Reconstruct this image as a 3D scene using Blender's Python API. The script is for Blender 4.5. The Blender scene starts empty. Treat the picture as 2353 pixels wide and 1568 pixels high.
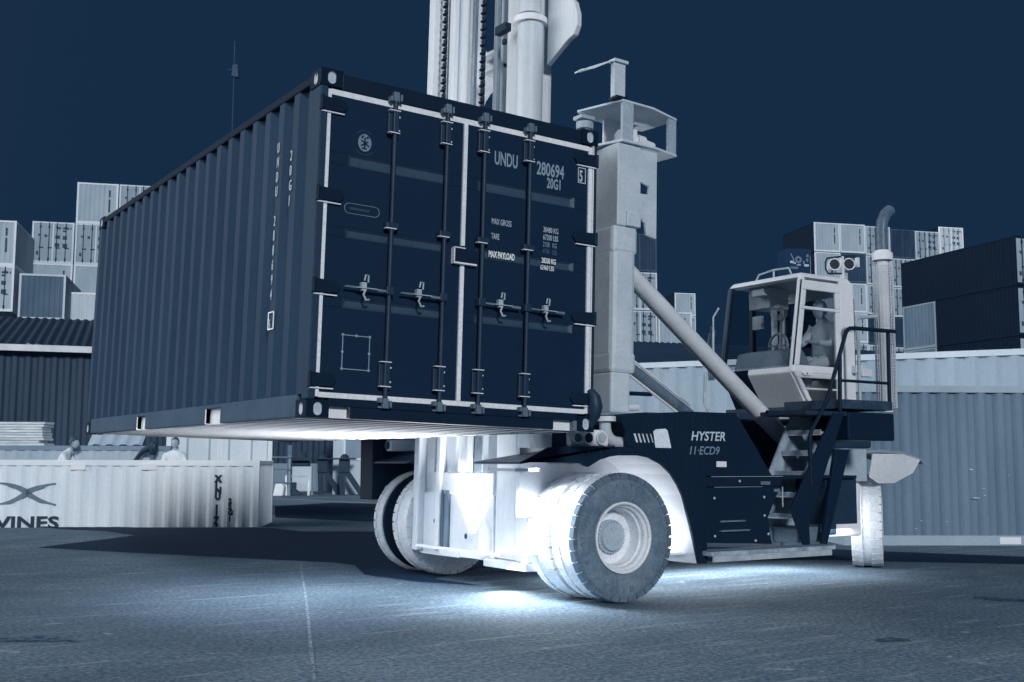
import bpy, bmesh, math, random
from mathutils import Vector, Matrix
random.seed(7)
R = math.radians
sc = bpy.context.scene
COL = sc.collection

# ------------------------------------------------------------------ camera
CAMP = Vector((-3.0461, -7.1555, 1.2492))
CX = Vector((0.8322121, -0.5544499, 0.0028745)); CY = Vector((-0.0614005, -0.0870054, 0.9943139)); CZ = Vector((-0.5510471, -0.8276565, -0.1064505))
camd = bpy.data.cameras.new('camera'); cam = bpy.data.objects.new('camera', camd); COL.objects.link(cam)
m = Matrix.Identity(4)
for i in range(3):
    m[i][0] = CX[i]; m[i][1] = CY[i]; m[i][2] = CZ[i]; m[i][3] = CAMP[i]
cam.matrix_world = m
camd.sensor_width = 36; camd.lens = 40.043; camd.clip_end = 3000; camd.clip_start = 0.05
sc.camera = cam

# ------------------------------------------------------------------ tones (the picture runs from navy to near white)
NAVY = (21.5/255, 44/255, 69/255); PALE = (236/255, 239/255, 245/255)
def s2l(c): return c/12.92 if c <= .04045 else ((c+.055)/1.055)**2.4
def tone(t, g=1.0):
    k = 4*t*(1-t); bias = (-.020*k, .004*k, .006*k)
    return tuple(min(.97, g*s2l(NAVY[i]+(PALE[i]-NAVY[i])*t+bias[i])) for i in range(3))

# ------------------------------------------------------------------ sky, sun, exposure
w = bpy.data.worlds.new('World'); sc.world = w; w.use_nodes = True
nt = w.node_tree; nt.nodes.clear()
out = nt.nodes.new('ShaderNodeOutputWorld'); bg = nt.nodes.new('ShaderNodeBackground')
tc = nt.nodes.new('ShaderNodeTexCoord'); dot = nt.nodes.new('ShaderNodeVectorMath'); dot.operation = 'DOT_PRODUCT'
GLOW = Vector((-.86, .46, .20)).normalized()          # added glow low in the sky, out of view, brightens left-facing sides
dot.inputs[1].default_value = GLOW
mx = nt.nodes.new('ShaderNodeMath'); mx.operation = 'MAXIMUM'; mx.inputs[1].default_value = 0
pw = nt.nodes.new('ShaderNodeMath'); pw.operation = 'POWER'; pw.inputs[1].default_value = 8
ml = nt.nodes.new('ShaderNodeMath'); ml.operation = 'MULTIPLY'; ml.inputs[1].default_value = 4.8
mixc = nt.nodes.new('ShaderNodeVectorMath'); mixc.operation = 'SCALE'; mixc.inputs[0].default_value = (.96, .99, 1)
add = nt.nodes.new('ShaderNodeVectorMath'); add.operation = 'ADD'; add.inputs[1].default_value = tuple(s2l(c) for c in NAVY)
L = nt.links.new
L(tc.outputs['Generated'], dot.inputs[0]); L(dot.outputs['Value'], mx.inputs[0]); L(mx.outputs[0], pw.inputs[0]); L(pw.outputs[0], ml.inputs[0])
L(ml.outputs[0], mixc.inputs['Scale']); L(mixc.outputs[0], add.inputs[0]); L(add.outputs[0], bg.inputs['Color']); bg.inputs['Strength'].default_value = 1
L(bg.outputs[0], out.inputs[0])
sd = bpy.data.lights.new('sun', 'SUN'); sun = bpy.data.objects.new('sun', sd); COL.objects.link(sun)
sd.energy = 1.95; sd.angle = R(8); sd.color = (.97, .99, 1)
SUND = Vector((.31, .90, -.34)).normalized()
sun.rotation_euler = SUND.to_track_quat('-Z', 'Y').to_euler()
sc.view_settings.view_transform = 'Standard'; sc.view_settings.look = 'None'; sc.view_settings.exposure = 0; sc.view_settings.gamma = 1

# ------------------------------------------------------------------ materials
MATS = {}
def mat(name, t, t2=None, scale=3.0, rough=.6, bump=.0, bscale=60, spec=.3, metal=0, g=1.0, stretch=(1, 1, 1), contrast=(.35, .65), fine=0.06):
    """painted or worn surface: a base tone broken by patches of a second tone and fine grain"""
    if name in MATS: return MATS[name]
    mt = bpy.data.materials.new(name); mt.use_nodes = True
    n = mt.node_tree.nodes; l = mt.node_tree.links; b = n['Principled BSDF']
    if t2 is None: t2 = min(1, t+.06)
    co = n.new('ShaderNodeTexCoord'); mp = n.new('ShaderNodeMapping'); mp.inputs['Scale'].default_value = stretch
    l.new(co.outputs['Object'], mp.inputs[0])
    nz = n.new('ShaderNodeTexNoise'); nz.inputs['Scale'].default_value = scale; nz.inputs['Detail'].default_value = 6; nz.inputs['Roughness'].default_value = .65
    l.new(mp.outputs[0], nz.inputs['Vector'])
    rp = n.new('ShaderNodeValToRGB'); rp.color_ramp.elements[0].position = contrast[0]; rp.color_ramp.elements[1].position = contrast[1]
    rp.color_ramp.elements[0].color = (*tone(t, g), 1); rp.color_ramp.elements[1].color = (*tone(t2, g), 1)
    l.new(nz.outputs['Fac'], rp.inputs[0])
    n2 = n.new('ShaderNodeTexNoise'); n2.inputs['Scale'].default_value = bscale; n2.inputs['Detail'].default_value = 3
    l.new(mp.outputs[0], n2.inputs['Vector'])
    mr = n.new('ShaderNodeMapRange'); mr.inputs[1].default_value = .3; mr.inputs[2].default_value = .7; mr.inputs[3].default_value = 1-fine*2; mr.inputs[4].default_value = 1+fine*2
    l.new(n2.outputs['Fac'], mr.inputs[0])
    sc_ = n.new('ShaderNodeVectorMath'); sc_.operation = 'SCALE'
    l.new(rp.outputs[0], sc_.inputs[0]); l.new(mr.outputs[0], sc_.inputs['Scale']); l.new(sc_.outputs[0], b.inputs['Base Color'])
    b.inputs['Roughness'].default_value = rough; b.inputs['Specular IOR Level'].default_value = spec; b.inputs['Metallic'].default_value = metal
    if bump:
        bp = n.new('ShaderNodeBump'); bp.inputs['Strength'].default_value = bump; bp.inputs['Distance'].default_value = .01
        l.new(n2.outputs['Fac'], bp.inputs['Height']); l.new(bp.outputs[0], b.inputs['Normal'])
    MATS[name] = mt
    return mt
def glass(name, tint=.8, refl=.12):
    mt = bpy.data.materials.new(name); mt.use_nodes = True
    n = mt.node_tree.nodes; l = mt.node_tree.links; n.clear()
    o = n.new('ShaderNodeOutputMaterial'); tr = n.new('ShaderNodeBsdfTransparent'); gl = n.new('ShaderNodeBsdfGlossy'); mi = n.new('ShaderNodeMixShader'); lw = n.new('ShaderNodeLayerWeight')
    tr.inputs[0].default_value = (tint*.93, tint*.97, tint, 1); gl.inputs['Roughness'].default_value = .03; gl.inputs['Color'].default_value = (.85, .9, 1, 1)
    lw.inputs['Blend'].default_value = refl
    l.new(lw.outputs['Fresnel'], mi.inputs[0]); l.new(tr.outputs[0], mi.inputs[1]); l.new(gl.outputs[0], mi.inputs[2]); l.new(mi.outputs[0], o.inputs[0])
    return mt
def lit(name, strength):
    mt = bpy.data.materials.new(name); mt.use_nodes = True
    b = mt.node_tree.nodes['Principled BSDF']; b.inputs['Emission Color'].default_value = (1, 1, 1, 1); b.inputs['Emission Strength'].default_value = strength
    return mt

# ------------------------------------------------------------------ mesh builder (all coordinates are world coordinates unless a frame is set)
class MB:
    def __init__(self, M=None): self.v = []; self.f = []; self.M = M
    def _a(self, p):
        p = Vector(p); self.v.append(self.M @ p if self.M else p); return len(self.v)-1
    def poly(self, pts): self.f.append([self._a(p) for p in pts]); return self
    def hexa(self, c):      # 8 corners: bottom 4 then top 4, both counter-clockwise
        i = [self._a(p) for p in c]
        for q in ((3, 2, 1, 0), (4, 5, 6, 7), (0, 1, 5, 4), (1, 2, 6, 5), (2, 3, 7, 6), (3, 0, 4, 7)): self.f.append([i[k] for k in q])
        return self
    def box(self, a, b):
        x0, y0, z0 = [min(a[i], b[i]) for i in range(3)]; x1, y1, z1 = [max(a[i], b[i]) for i in range(3)]
        return self.hexa([(x0, y0, z0), (x1, y0, z0), (x1, y1, z0), (x0, y1, z0), (x0, y0, z1), (x1, y0, z1), (x1, y1, z1), (x0, y1, z1)])
    def bar(self, p, q, w, h, up=(0, 0, 1)):     # rectangular bar between two points
        p = Vector(p); q = Vector(q); d = (q-p).normalized(); s = d.cross(Vector(up))
        if s.length < 1e-4: s = d.cross(Vector((1, 0, 0)))
        s.normalize(); u = s.cross(d).normalized(); s *= w/2; u *= h/2
        return self.hexa([p-s-u, p+s-u, q+s-u, q-s-u, p-s+u, p+s+u, q+s+u, q-s+u])
    def prism(self, pts, ext):      # polygon (list of 3D points) extruded by a vector
        e = Vector(ext); n = len(pts); a = [self._a(p) for p in pts]; b = [self._a(Vector(p)+e) for p in pts]
        self.f.append(a[::-1]); self.f.append(b)
        for i in range(n): j = (i+1) % n; self.f.append([a[i], a[j], b[j], b[i]])
        return self
    def tube(self, path, r, seg=10, caps=True, r2=None):
        path = [Vector(p) for p in path]; n = len(path); rings = []
        t0 = (path[1]-path[0]).normalized(); ref = Vector((0, 0, 1)) if abs(t0.z) < .9 else Vector((1, 0, 0))
        s = t0.cross(ref).normalized()
        for i, p in enumerate(path):
            t = (path[min(i+1, n-1)]-path[max(i-1, 0)]).normalized()
            s = (s-t*s.dot(t)).normalized(); u = t.cross(s)
            rr = r if r2 is None else r+(r2-r)*i/(n-1)
            if isinstance(r, (list, tuple)): rr = r[i]
            rings.append([self._a(p+(s*math.cos(2*math.pi*k/seg)+u*math.sin(2*math.pi*k/seg))*rr) for k in range(seg)])
        for a, b in zip(rings, rings[1:]):
            for k in range(seg): j = (k+1) % seg; self.f.append([a[k], a[j], b[j], b[k]])
        if caps: self.f.append(rings[0][::-1]); self.f.append(rings[-1])
        return self
    def lathe(self, c, ax, prof, seg=48, a0=0):      # prof: (distance along axis, radius)
        c = Vector(c); ax = Vector(ax).normalized(); ref = Vector((0, 0, 1)) if abs(ax.z) < .9 else Vector((1, 0, 0))
        s = ax.cross(ref).normalized(); u = ax.cross(s); rings = []
        for (d, r) in prof:
            if r < 1e-5: rings.append([self._a(c+ax*d)])
            else: rings.append([self._a(c+ax*d+(s*math.cos(2*math.pi*k/seg+a0)+u*math.sin(2*math.pi*k/seg+a0))*r) for k in range(seg)])
        for a, b in zip(rings, rings[1:]):
            for k in range(seg):
                j = (k+1) % seg
                if len(a) == 1 and len(b) == 1: continue
                if len(a) == 1: self.f.append([a[0], b[j], b[k]])
                elif len(b) == 1: self.f.append([a[k], a[j], b[0]])
                else: self.f.append([a[k], a[j], b[j], b[k]])
        return self
    def corr(self, o, ds, up, dn, length, height, period=.278, depth=.036, flat=.26, top=None):
        """trapezoid-corrugated sheet: o origin, ds along, up height, dn towards the inside"""
        o = Vector(o); ds = Vector(ds).normalized(); up = Vector(up).normalized(); dn = Vector(dn).normalized()
        n = max(1, round(length/period)); per = length/n; pr = []
        for i in range(n):
            for f, d in ((0, 0), (flat, 0), (.5, 1), (.5+flat, 1)): pr.append(((i+f)*per, d*depth))
        pr.append((length, 0))
        a = [self._a(o+ds*s+dn*d) for s, d in pr]; b = [self._a(o+ds*s+dn*d+up*height) for s, d in pr]
        for i in range(len(pr)-1): self.f.append([a[i], a[i+1], b[i+1], b[i]])
        return self
    def holed(self, c, du, dv, dn, hw, hh, rw, rh, depth, seg=24):
        """rectangular plate with a stadium hole and a recess behind it; returns the recess mesh"""
        c = Vector(c); du = Vector(du); dv = Vector(dv); dn = Vector(dn); o = []; i = []; rec = MB(self.M)
        for k in range(seg):
            a = 2*math.pi*(k+.5)/seg; x, y = math.cos(a), math.sin(a)
            s = min(hw/abs(x) if abs(x) > 1e-6 else 9, hh/abs(y) if abs(y) > 1e-6 else 9)
            o.append(c+du*x*s+dv*y*s)
            rr = min(rw, rh); px, py = x*rr, y*rr
            if rh > rw: py += math.copysign(rh-rw, y)
            else: px += math.copysign(rw-rh, x)
            i.append(c+du*px+dv*py)
        for k in range(seg):
            j = (k+1) % seg
            self.poly([o[k], o[j], i[j], i[k]])
            rec.poly([i[k], i[j], i[j]+dn*depth, i[k]+dn*depth])
        rec.poly([p+dn*depth for p in i])
        return rec
    def build(self, name, mt, parent=None, smooth=None, bevel=0, label=None, kind=None):
        inv = WM[parent].inverted() if parent else Matrix.Identity(4)
        me = bpy.data.meshes.new(name)
        me.from_pydata([inv @ v for v in self.v], [], self.f); me.update()
        b = bmesh.new(); b.from_mesh(me); bmesh.ops.recalc_face_normals(b, faces=b.faces); b.to_mesh(me); b.free()
        if smooth: me.shade_smooth(); me.set_sharp_from_angle(angle=R(smooth))
        me.materials.append(mt)
        ob = bpy.data.objects.new(name, me); COL.objects.link(ob)
        if parent: ob.parent = parent; WM[ob] = WM[parent]
        else: WM[ob] = Matrix.Identity(4)
        if bevel:
            md = ob.modifiers.new('bevel', 'BEVEL'); md.width = bevel; md.segments = 2; md.limit_method = 'ANGLE'; md.angle_limit = R(40)
        if label: ob['label'] = label
        if kind: ob['kind'] = kind
        return ob
def build_each(mb, name, mt, parent, **k):
    """one object per connected piece"""
    par = list(range(len(mb.v)))
    def find(i):
        while par[i] != i: par[i] = par[par[i]]; i = par[i]
        return i
    for f in mb.f:
        for a in f[1:]: par[find(a)] = find(f[0])
    groups = {}
    for f in mb.f: groups.setdefault(find(f[0]), []).append(f)
    res = []
    for fs in groups.values():
        o = MB(); idx = {}
        for f in fs:
            for i in f:
                if i not in idx: idx[i] = len(o.v); o.v.append(mb.v[i])
            o.f.append([idx[i] for i in f])
        res.append(o.build(name, mt, parent, **k))
    return res
WM = {}
def thing(name, label, cat, M=None, group=None):
    o = bpy.data.objects.new(name, None); COL.objects.link(o); M = M or Matrix.Identity(4); o.matrix_world = M; WM[o] = M.copy()
    o.empty_display_size = .2; tag(o, label, cat, group); return o
def sub(name, parent, M=None):
    o = bpy.data.objects.new(name, None); COL.objects.link(o); o.parent = parent
    M = M or WM[parent]; o.matrix_local = WM[parent].inverted() @ M; WM[o] = M.copy(); return o
def tag(o, label, cat, group=None):
    o['label'] = label; o['category'] = cat
    if group: o['group'] = group
    return o
def T(x, y, z, rz=0): return Matrix.Translation((x, y, z)) @ Matrix.Rotation(rz, 4, 'Z')
def text(s, size, mt, M, parent, name='lettering', sx=1.0, line=1.0, align='LEFT', ext=.0015, bold=0):
    """M maps local x (reading direction), y (up), z (out of the surface) to the world"""
    cu = bpy.data.curves.new(name, 'FONT'); cu.body = s; cu.size = size; cu.align_x = align; cu.space_line = line; cu.extrude = ext; cu.offset = bold; cu.resolution_u = 3
    tmp = bpy.data.objects.new('tmp', cu); COL.objects.link(tmp)
    dg = bpy.context.evaluated_depsgraph_get(); me = bpy.data.meshes.new_from_object(tmp.evaluated_get(dg))
    bpy.data.objects.remove(tmp); bpy.data.curves.remove(cu)
    X = (WM[parent].inverted() @ M) @ Matrix.Diagonal((sx, 1, 1, 1)); me.transform(X); me.materials.clear(); me.materials.append(mt); me.name = name
    ob = bpy.data.objects.new(name, me); COL.objects.link(ob); ob.parent = parent; WM[ob] = WM[parent]
    return ob
def frame(o, x, y):      # matrix with the given origin, x and y directions
    x = Vector(x).normalized(); y = Vector(y).normalized(); z = x.cross(y); M = Matrix.Identity(4)
    for i in range(3): M[i][0] = x[i]; M[i][1] = y[i]; M[i][2] = z[i]; M[i][3] = o[i]
    return M
F_PX = 40.043/36*2353
def at(px, py, dep):      # a point of the yard, measured off the photograph (2353 px wide) at a chosen distance
    return CAMP + (-CZ + CX*((px-1176.5)/F_PX) - CY*((py-784)/F_PX))*dep

# tilted frame of the mast, spreader and lifted container (the mast leans back)
CF = Matrix.Translation((.0555, 0, 1.5572)) @ Matrix.Rotation(.025, 4, 'Y')

# materials used around the yard
M_navy = mat('navy_paint', .0, .015, rough=.5, fine=.02, g=.72, spec=.12)
M_sunlit_navy = mat('sunlit_navy', .0, .01, rough=.6, fine=.02, g=.62, spec=.06)  # darker copy of the navy: inverted sunlight painted into the colour
M_dark = mat('dark_steel', .03, .08, rough=.5)
M_pale = mat('pale_steel', .86, .97, scale=2, rough=.5, g=.98, fine=.03)
M_white = mat('white_steel', .97, 1.0, rough=.5, g=1.0, fine=.02)
M_mid = mat('mid_steel', .62, .78, scale=4, rough=.5, fine=.05)
M_slate = mat('slate_steel', .32, .42, scale=4, rough=.55)
M_gask = mat('pale_gasket', .9, .97, rough=.7, g=1.1)

# ================================================================== SETTING
ur0 = CX.copy(); ur0.z = 0; ur0.normalize()          # camera right, level
uf0 = Vector((-ur0.y, ur0.x, 0))                       # level forward
def lat(px, dep): return (px-1176.5)/F_PX*dep
def yard(u, d, z=0): return Vector((CAMP.x, CAMP.y, 0))+ur0*u+uf0*d+Vector((0, 0, z))
def ground_material():
    mt = bpy.data.materials.new('worn_asphalt'); mt.use_nodes = True
    n = mt.node_tree.nodes; l = mt.node_tree.links; b = n['Principled BSDF']
    co = n.new('ShaderNodeTexCoord')
    def noise(s, d, r=.6):
        k = n.new('ShaderNodeTexNoise'); k.inputs['Scale'].default_value = s; k.inputs['Detail'].default_value = d; k.inputs['Roughness'].default_value = r; l.new(co.outputs['Object'], k.inputs['Vector']); return k
    def ramp(src, e):
        k = n.new('ShaderNodeValToRGB'); l.new(src, k.inputs[0])
        while len(k.color_ramp.elements) < len(e): k.color_ramp.elements.new(.5)
        for el, (p, c) in zip(k.color_ramp.elements, e): el.position = p; el.color = (*c, 1) if len(c) == 3 else c
        return k
    a = noise(.35, 8, .7); r1 = ramp(a.outputs['Fac'], [(.28, tone(.29)), (.5, tone(.39)), (.74, tone(.52))])
    g = noise(26, 5, .75); r2 = ramp(g.outputs['Fac'], [(.28, (.2,)*3), (.5, (.92,)*3), (.74, (2.0,)*3)])
    mu = n.new('ShaderNodeMix'); mu.data_type = 'RGBA'; mu.blend_type = 'MULTIPLY'; mu.inputs[0].default_value = 1
    l.new(r1.outputs[0], mu.inputs[6]); l.new(r2.outputs[0], mu.inputs[7])
    s1 = noise(1.6, 7, .7); s2 = noise(5.5, 4, .6)
    mlt = n.new('ShaderNodeMath'); mlt.operation = 'MULTIPLY'; l.new(s1.outputs['Fac'], mlt.inputs[0]); l.new(s2.outputs['Fac'], mlt.inputs[1])
    r3 = ramp(mlt.outputs[0], [(.36, (0,)*3), (.46, (.45,)*3)])
    m2 = n.new('ShaderNodeMix'); m2.data_type = 'RGBA'; l.new(r3.outputs[0], m2.inputs[0]); l.new(mu.outputs[2], m2.inputs[6]); m2.inputs[7].default_value = (*tone(.95), 1)
    mp = n.new('ShaderNodeMapping'); mp.inputs['Rotation'].default_value = (0, 0, -RZ0); mp.inputs['Scale'].default_value = (.55, 5.5, 1); l.new(co.outputs['Object'], mp.inputs[0])
    st = noise(1.3, 7, .68); l.new(mp.outputs[0], st.inputs['Vector']); rs = ramp(st.outputs['Fac'], [(.56, (0,)*3), (.74, (.5,)*3)])
    m6 = n.new('ShaderNodeMix'); m6.data_type = 'RGBA'; l.new(rs.outputs[0], m6.inputs[0]); l.new(m2.outputs[2], m6.inputs[6]); m6.inputs[7].default_value = (*tone(.8), 1); m2 = m6
    rs2 = ramp(st.outputs['Fac'], [(.26, (.6,)*3), (.42, (0,)*3)]); m7 = n.new('ShaderNodeMix'); m7.data_type = 'RGBA'; l.new(rs2.outputs[0], m7.inputs[0]); l.new(m2.outputs[2], m7.inputs[6]); m7.inputs[7].default_value = (*tone(.2), 1); m2 = m7
    v2 = n.new('ShaderNodeTexVoronoi'); v2.inputs['Scale'].default_value = 3.7; l.new(co.outputs['Object'], v2.inputs['Vector'])
    r5 = ramp(v2.outputs['Distance'], [(.0, (1,)*3), (.028, (0,)*3)])
    m4 = n.new('ShaderNodeMix'); m4.data_type = 'RGBA'; l.new(r5.outputs[0], m4.inputs[0]); l.new(m2.outputs[2], m4.inputs[6]); m4.inputs[7].default_value = (*tone(.95), 1)
    m2 = m4
    big = noise(.12, 4, .55); rb_ = ramp(big.outputs['Fac'], [(.35, (.72,)*3), (.65, (1.2,)*3)])
    m5 = n.new('ShaderNodeMix'); m5.data_type = 'RGBA'; m5.blend_type = 'MULTIPLY'; m5.inputs[0].default_value = 1; l.new(m2.outputs[2], m5.inputs[6]); l.new(rb_.outputs[0], m5.inputs[7]); m2 = m5
    v = n.new('ShaderNodeTexVoronoi'); v.inputs['Scale'].default_value = 7; l.new(co.outputs['Object'], v.inputs['Vector'])
    r4 = ramp(v.outputs['Distance'], [(.0, (1,)*3), (.06, (0,)*3)])
    m3 = n.new('ShaderNodeMix'); m3.data_type = 'RGBA'; l.new(r4.outputs[0], m3.inputs[0]); l.new(m2.outputs[2], m3.inputs[6]); m3.inputs[7].default_value = (*tone(.08), 1)
    l.new(m3.outputs[2], b.inputs['Base Color']); b.inputs['Roughness'].default_value = .9; b.inputs['Specular IOR Level'].default_value = .08
    bp = n.new('ShaderNodeBump'); bp.inputs['Strength'].default_value = .5; bp.inputs['Distance'].default_value = .012
    g2 = noise(70, 3, .7); l.new(g2.outputs['Fac'], bp.inputs['Height']); l.new(bp.outputs[0], b.inputs['Normal'])
    return mt
RZ0 = math.atan2(CX.y, CX.x)
M_ground = ground_material()
RZW = math.atan2(CX.y, CX.x)+R(5.5)
uw = Vector((math.cos(RZW), math.sin(RZW), 0)); ww = Vector((-uw.y, uw.x, 0)); CG = Vector((CAMP.x, CAMP.y, 0))
def well(u, d, z=0): return CG+uw*u+ww*d+Vector((0, 0, z))
def wc(px, dep): q = yard(lat(px, dep), dep)-CG; return q.dot(uw), q.dot(ww)
A1 = wc(600, 22.4); A2 = wc(395, 26)
# ground sheet with two loading wells in which low containers stand
def ground():
    h1 = (A1[0]-12.19-.06, A1[0]+.06, A1[1]-.06, A1[1]+2.5)
    h2 = (A2[0]-12.19-.06, A2[0]+.06, A2[1]-.06, A2[1]+2.5)
    us = sorted([-900, 900, h1[0], h1[1], h2[0], h2[1]]); ws = [-60, h1[2], h1[3], h2[2], h2[3], 1800]
    mb = MB()
    for i in range(5):
        for j in range(5):
            u, wv = (us[i]+us[i+1])/2, (ws[j]+ws[j+1])/2
            if any(h[0] < u < h[1] and h[2] < wv < h[3] for h in (h1, h2)): continue
            mb.poly([well(us[i], ws[j]), well(us[i+1], ws[j]), well(us[i+1], ws[j+1]), well(us[i], ws[j+1])])
    for h, zb in ((h1, -1.34), (h2, -1.30)):
        c = [(h[0], h[2]), (h[1], h[2]), (h[1], h[3]), (h[0], h[3])]
        mb.poly([well(*q, zb) for q in c])
        for k in range(4): a, b = c[k], c[(k+1) % 4]; mb.poly([well(*a), well(*b), well(*b, zb), well(*a, zb)])
    mb.build('ground', M_ground, kind='structure')
ground()
def gz(px, py):      # where a photo pixel meets the ground
    d = at(px, py, 1)-CAMP; return CAMP+d*(-CAMP.z/d.z)
M_sunlit_ground = mat('sunlit_ground_tone', .0, .03, scale=2, rough=.9, bscale=90, fine=.25, spec=.1)  # sunlit ground in inverted tone, painted as a dark band
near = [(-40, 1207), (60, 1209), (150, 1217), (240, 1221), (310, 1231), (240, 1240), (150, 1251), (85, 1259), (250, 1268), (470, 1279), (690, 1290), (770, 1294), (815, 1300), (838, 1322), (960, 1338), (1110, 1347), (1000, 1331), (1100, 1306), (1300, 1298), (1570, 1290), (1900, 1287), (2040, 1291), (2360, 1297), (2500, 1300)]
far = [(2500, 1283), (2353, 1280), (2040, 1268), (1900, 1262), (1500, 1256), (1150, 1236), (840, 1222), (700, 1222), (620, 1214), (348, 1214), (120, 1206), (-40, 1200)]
sun_band = MB(); pts = [gz(*q) for q in near+far]; sun_band.poly([Vector((p.x, p.y, .004)) for p in pts]); sun_band.build('sunlit_ground_band', M_sunlit_ground, kind='structure')
sun_band = MB(); sun_band.poly([Vector((p.x, p.y, .004)) for p in [gz(*q) for q in ((632, 1164), (632, 1190), (845, 1199), (990, 1199), (990, 1160), (760, 1156))]]); sun_band.build('sunlit_ground_band', M_sunlit_ground, kind='structure')
M_line = mat('worn_line_paint', .62, .8, scale=6, rough=.8)
ln = MB(); a, b = gz(635, 1146), gz(870, 1158); ln.bar((a.x, a.y, .006), (b.x, b.y, .006), .08, .004); ln.build('painted_line', M_line, kind='structure')
M_joint = mat('pale_joint', .38, .66, scale=16, rough=.9, bscale=50, fine=.25, contrast=(.44, .62), spec=.05)
# old filled joint running towards the viewer
ln = MB(); pj = [gz(*q) for q in ((690, 1296), (697, 1340), (706, 1400), (712, 1470), (722, 1568))]
for p, q in zip(pj, pj[1:]):
    ln.poly([(p.x-.012, p.y, .004), (p.x+.014, p.y, .004), (q.x+.012, q.y, .004), (q.x-.010, q.y, .004)])
ln.build('ground_joint', M_joint, kind='structure')
def scuff(pts, mt_, name='tyre_mark'):
    c = MB(); random.seed(len(pts)+int(pts[0][0]))
    for (a, b) in zip(pts, pts[1:]):
        p, q = gz(a[0], a[1]), gz(b[0], b[1]); p2, q2 = gz(a[0]+a[3], a[1]+a[2]), gz(b[0]+b[3], b[1]+b[2])
        c.poly([(p.x, p.y, .005), (q.x, q.y, .005), (q2.x, q2.y, .005), (p2.x, p2.y, .005)])
    c.build(name, mt_, kind='structure')
M_scuff = mat('rubber_scuff', .12, .36, scale=14, rough=.9, bscale=60, fine=.2, contrast=(.42, .6), spec=.05)
M_chalk = mat('pale_scratch', .5, .8, scale=9, rough=.9, bscale=50, fine=.2, contrast=(.42, .62), spec=.05)
scuff([(-20, 1469, 6, 0), (60, 1466, 9, 3), (110, 1463, 12, 6), (140, 1467, 7, 6), (180, 1474, 2, 2)], M_scuff)
scuff([(2240, 1371, 4, -4), (2290, 1374, 7, -2), (2380, 1379, 5, 0)], M_scuff)
scuff([(2010, 1470, 6, 2), (2050, 1466, 9, 4), (2090, 1470, 4, 2)], M_scuff)
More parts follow.
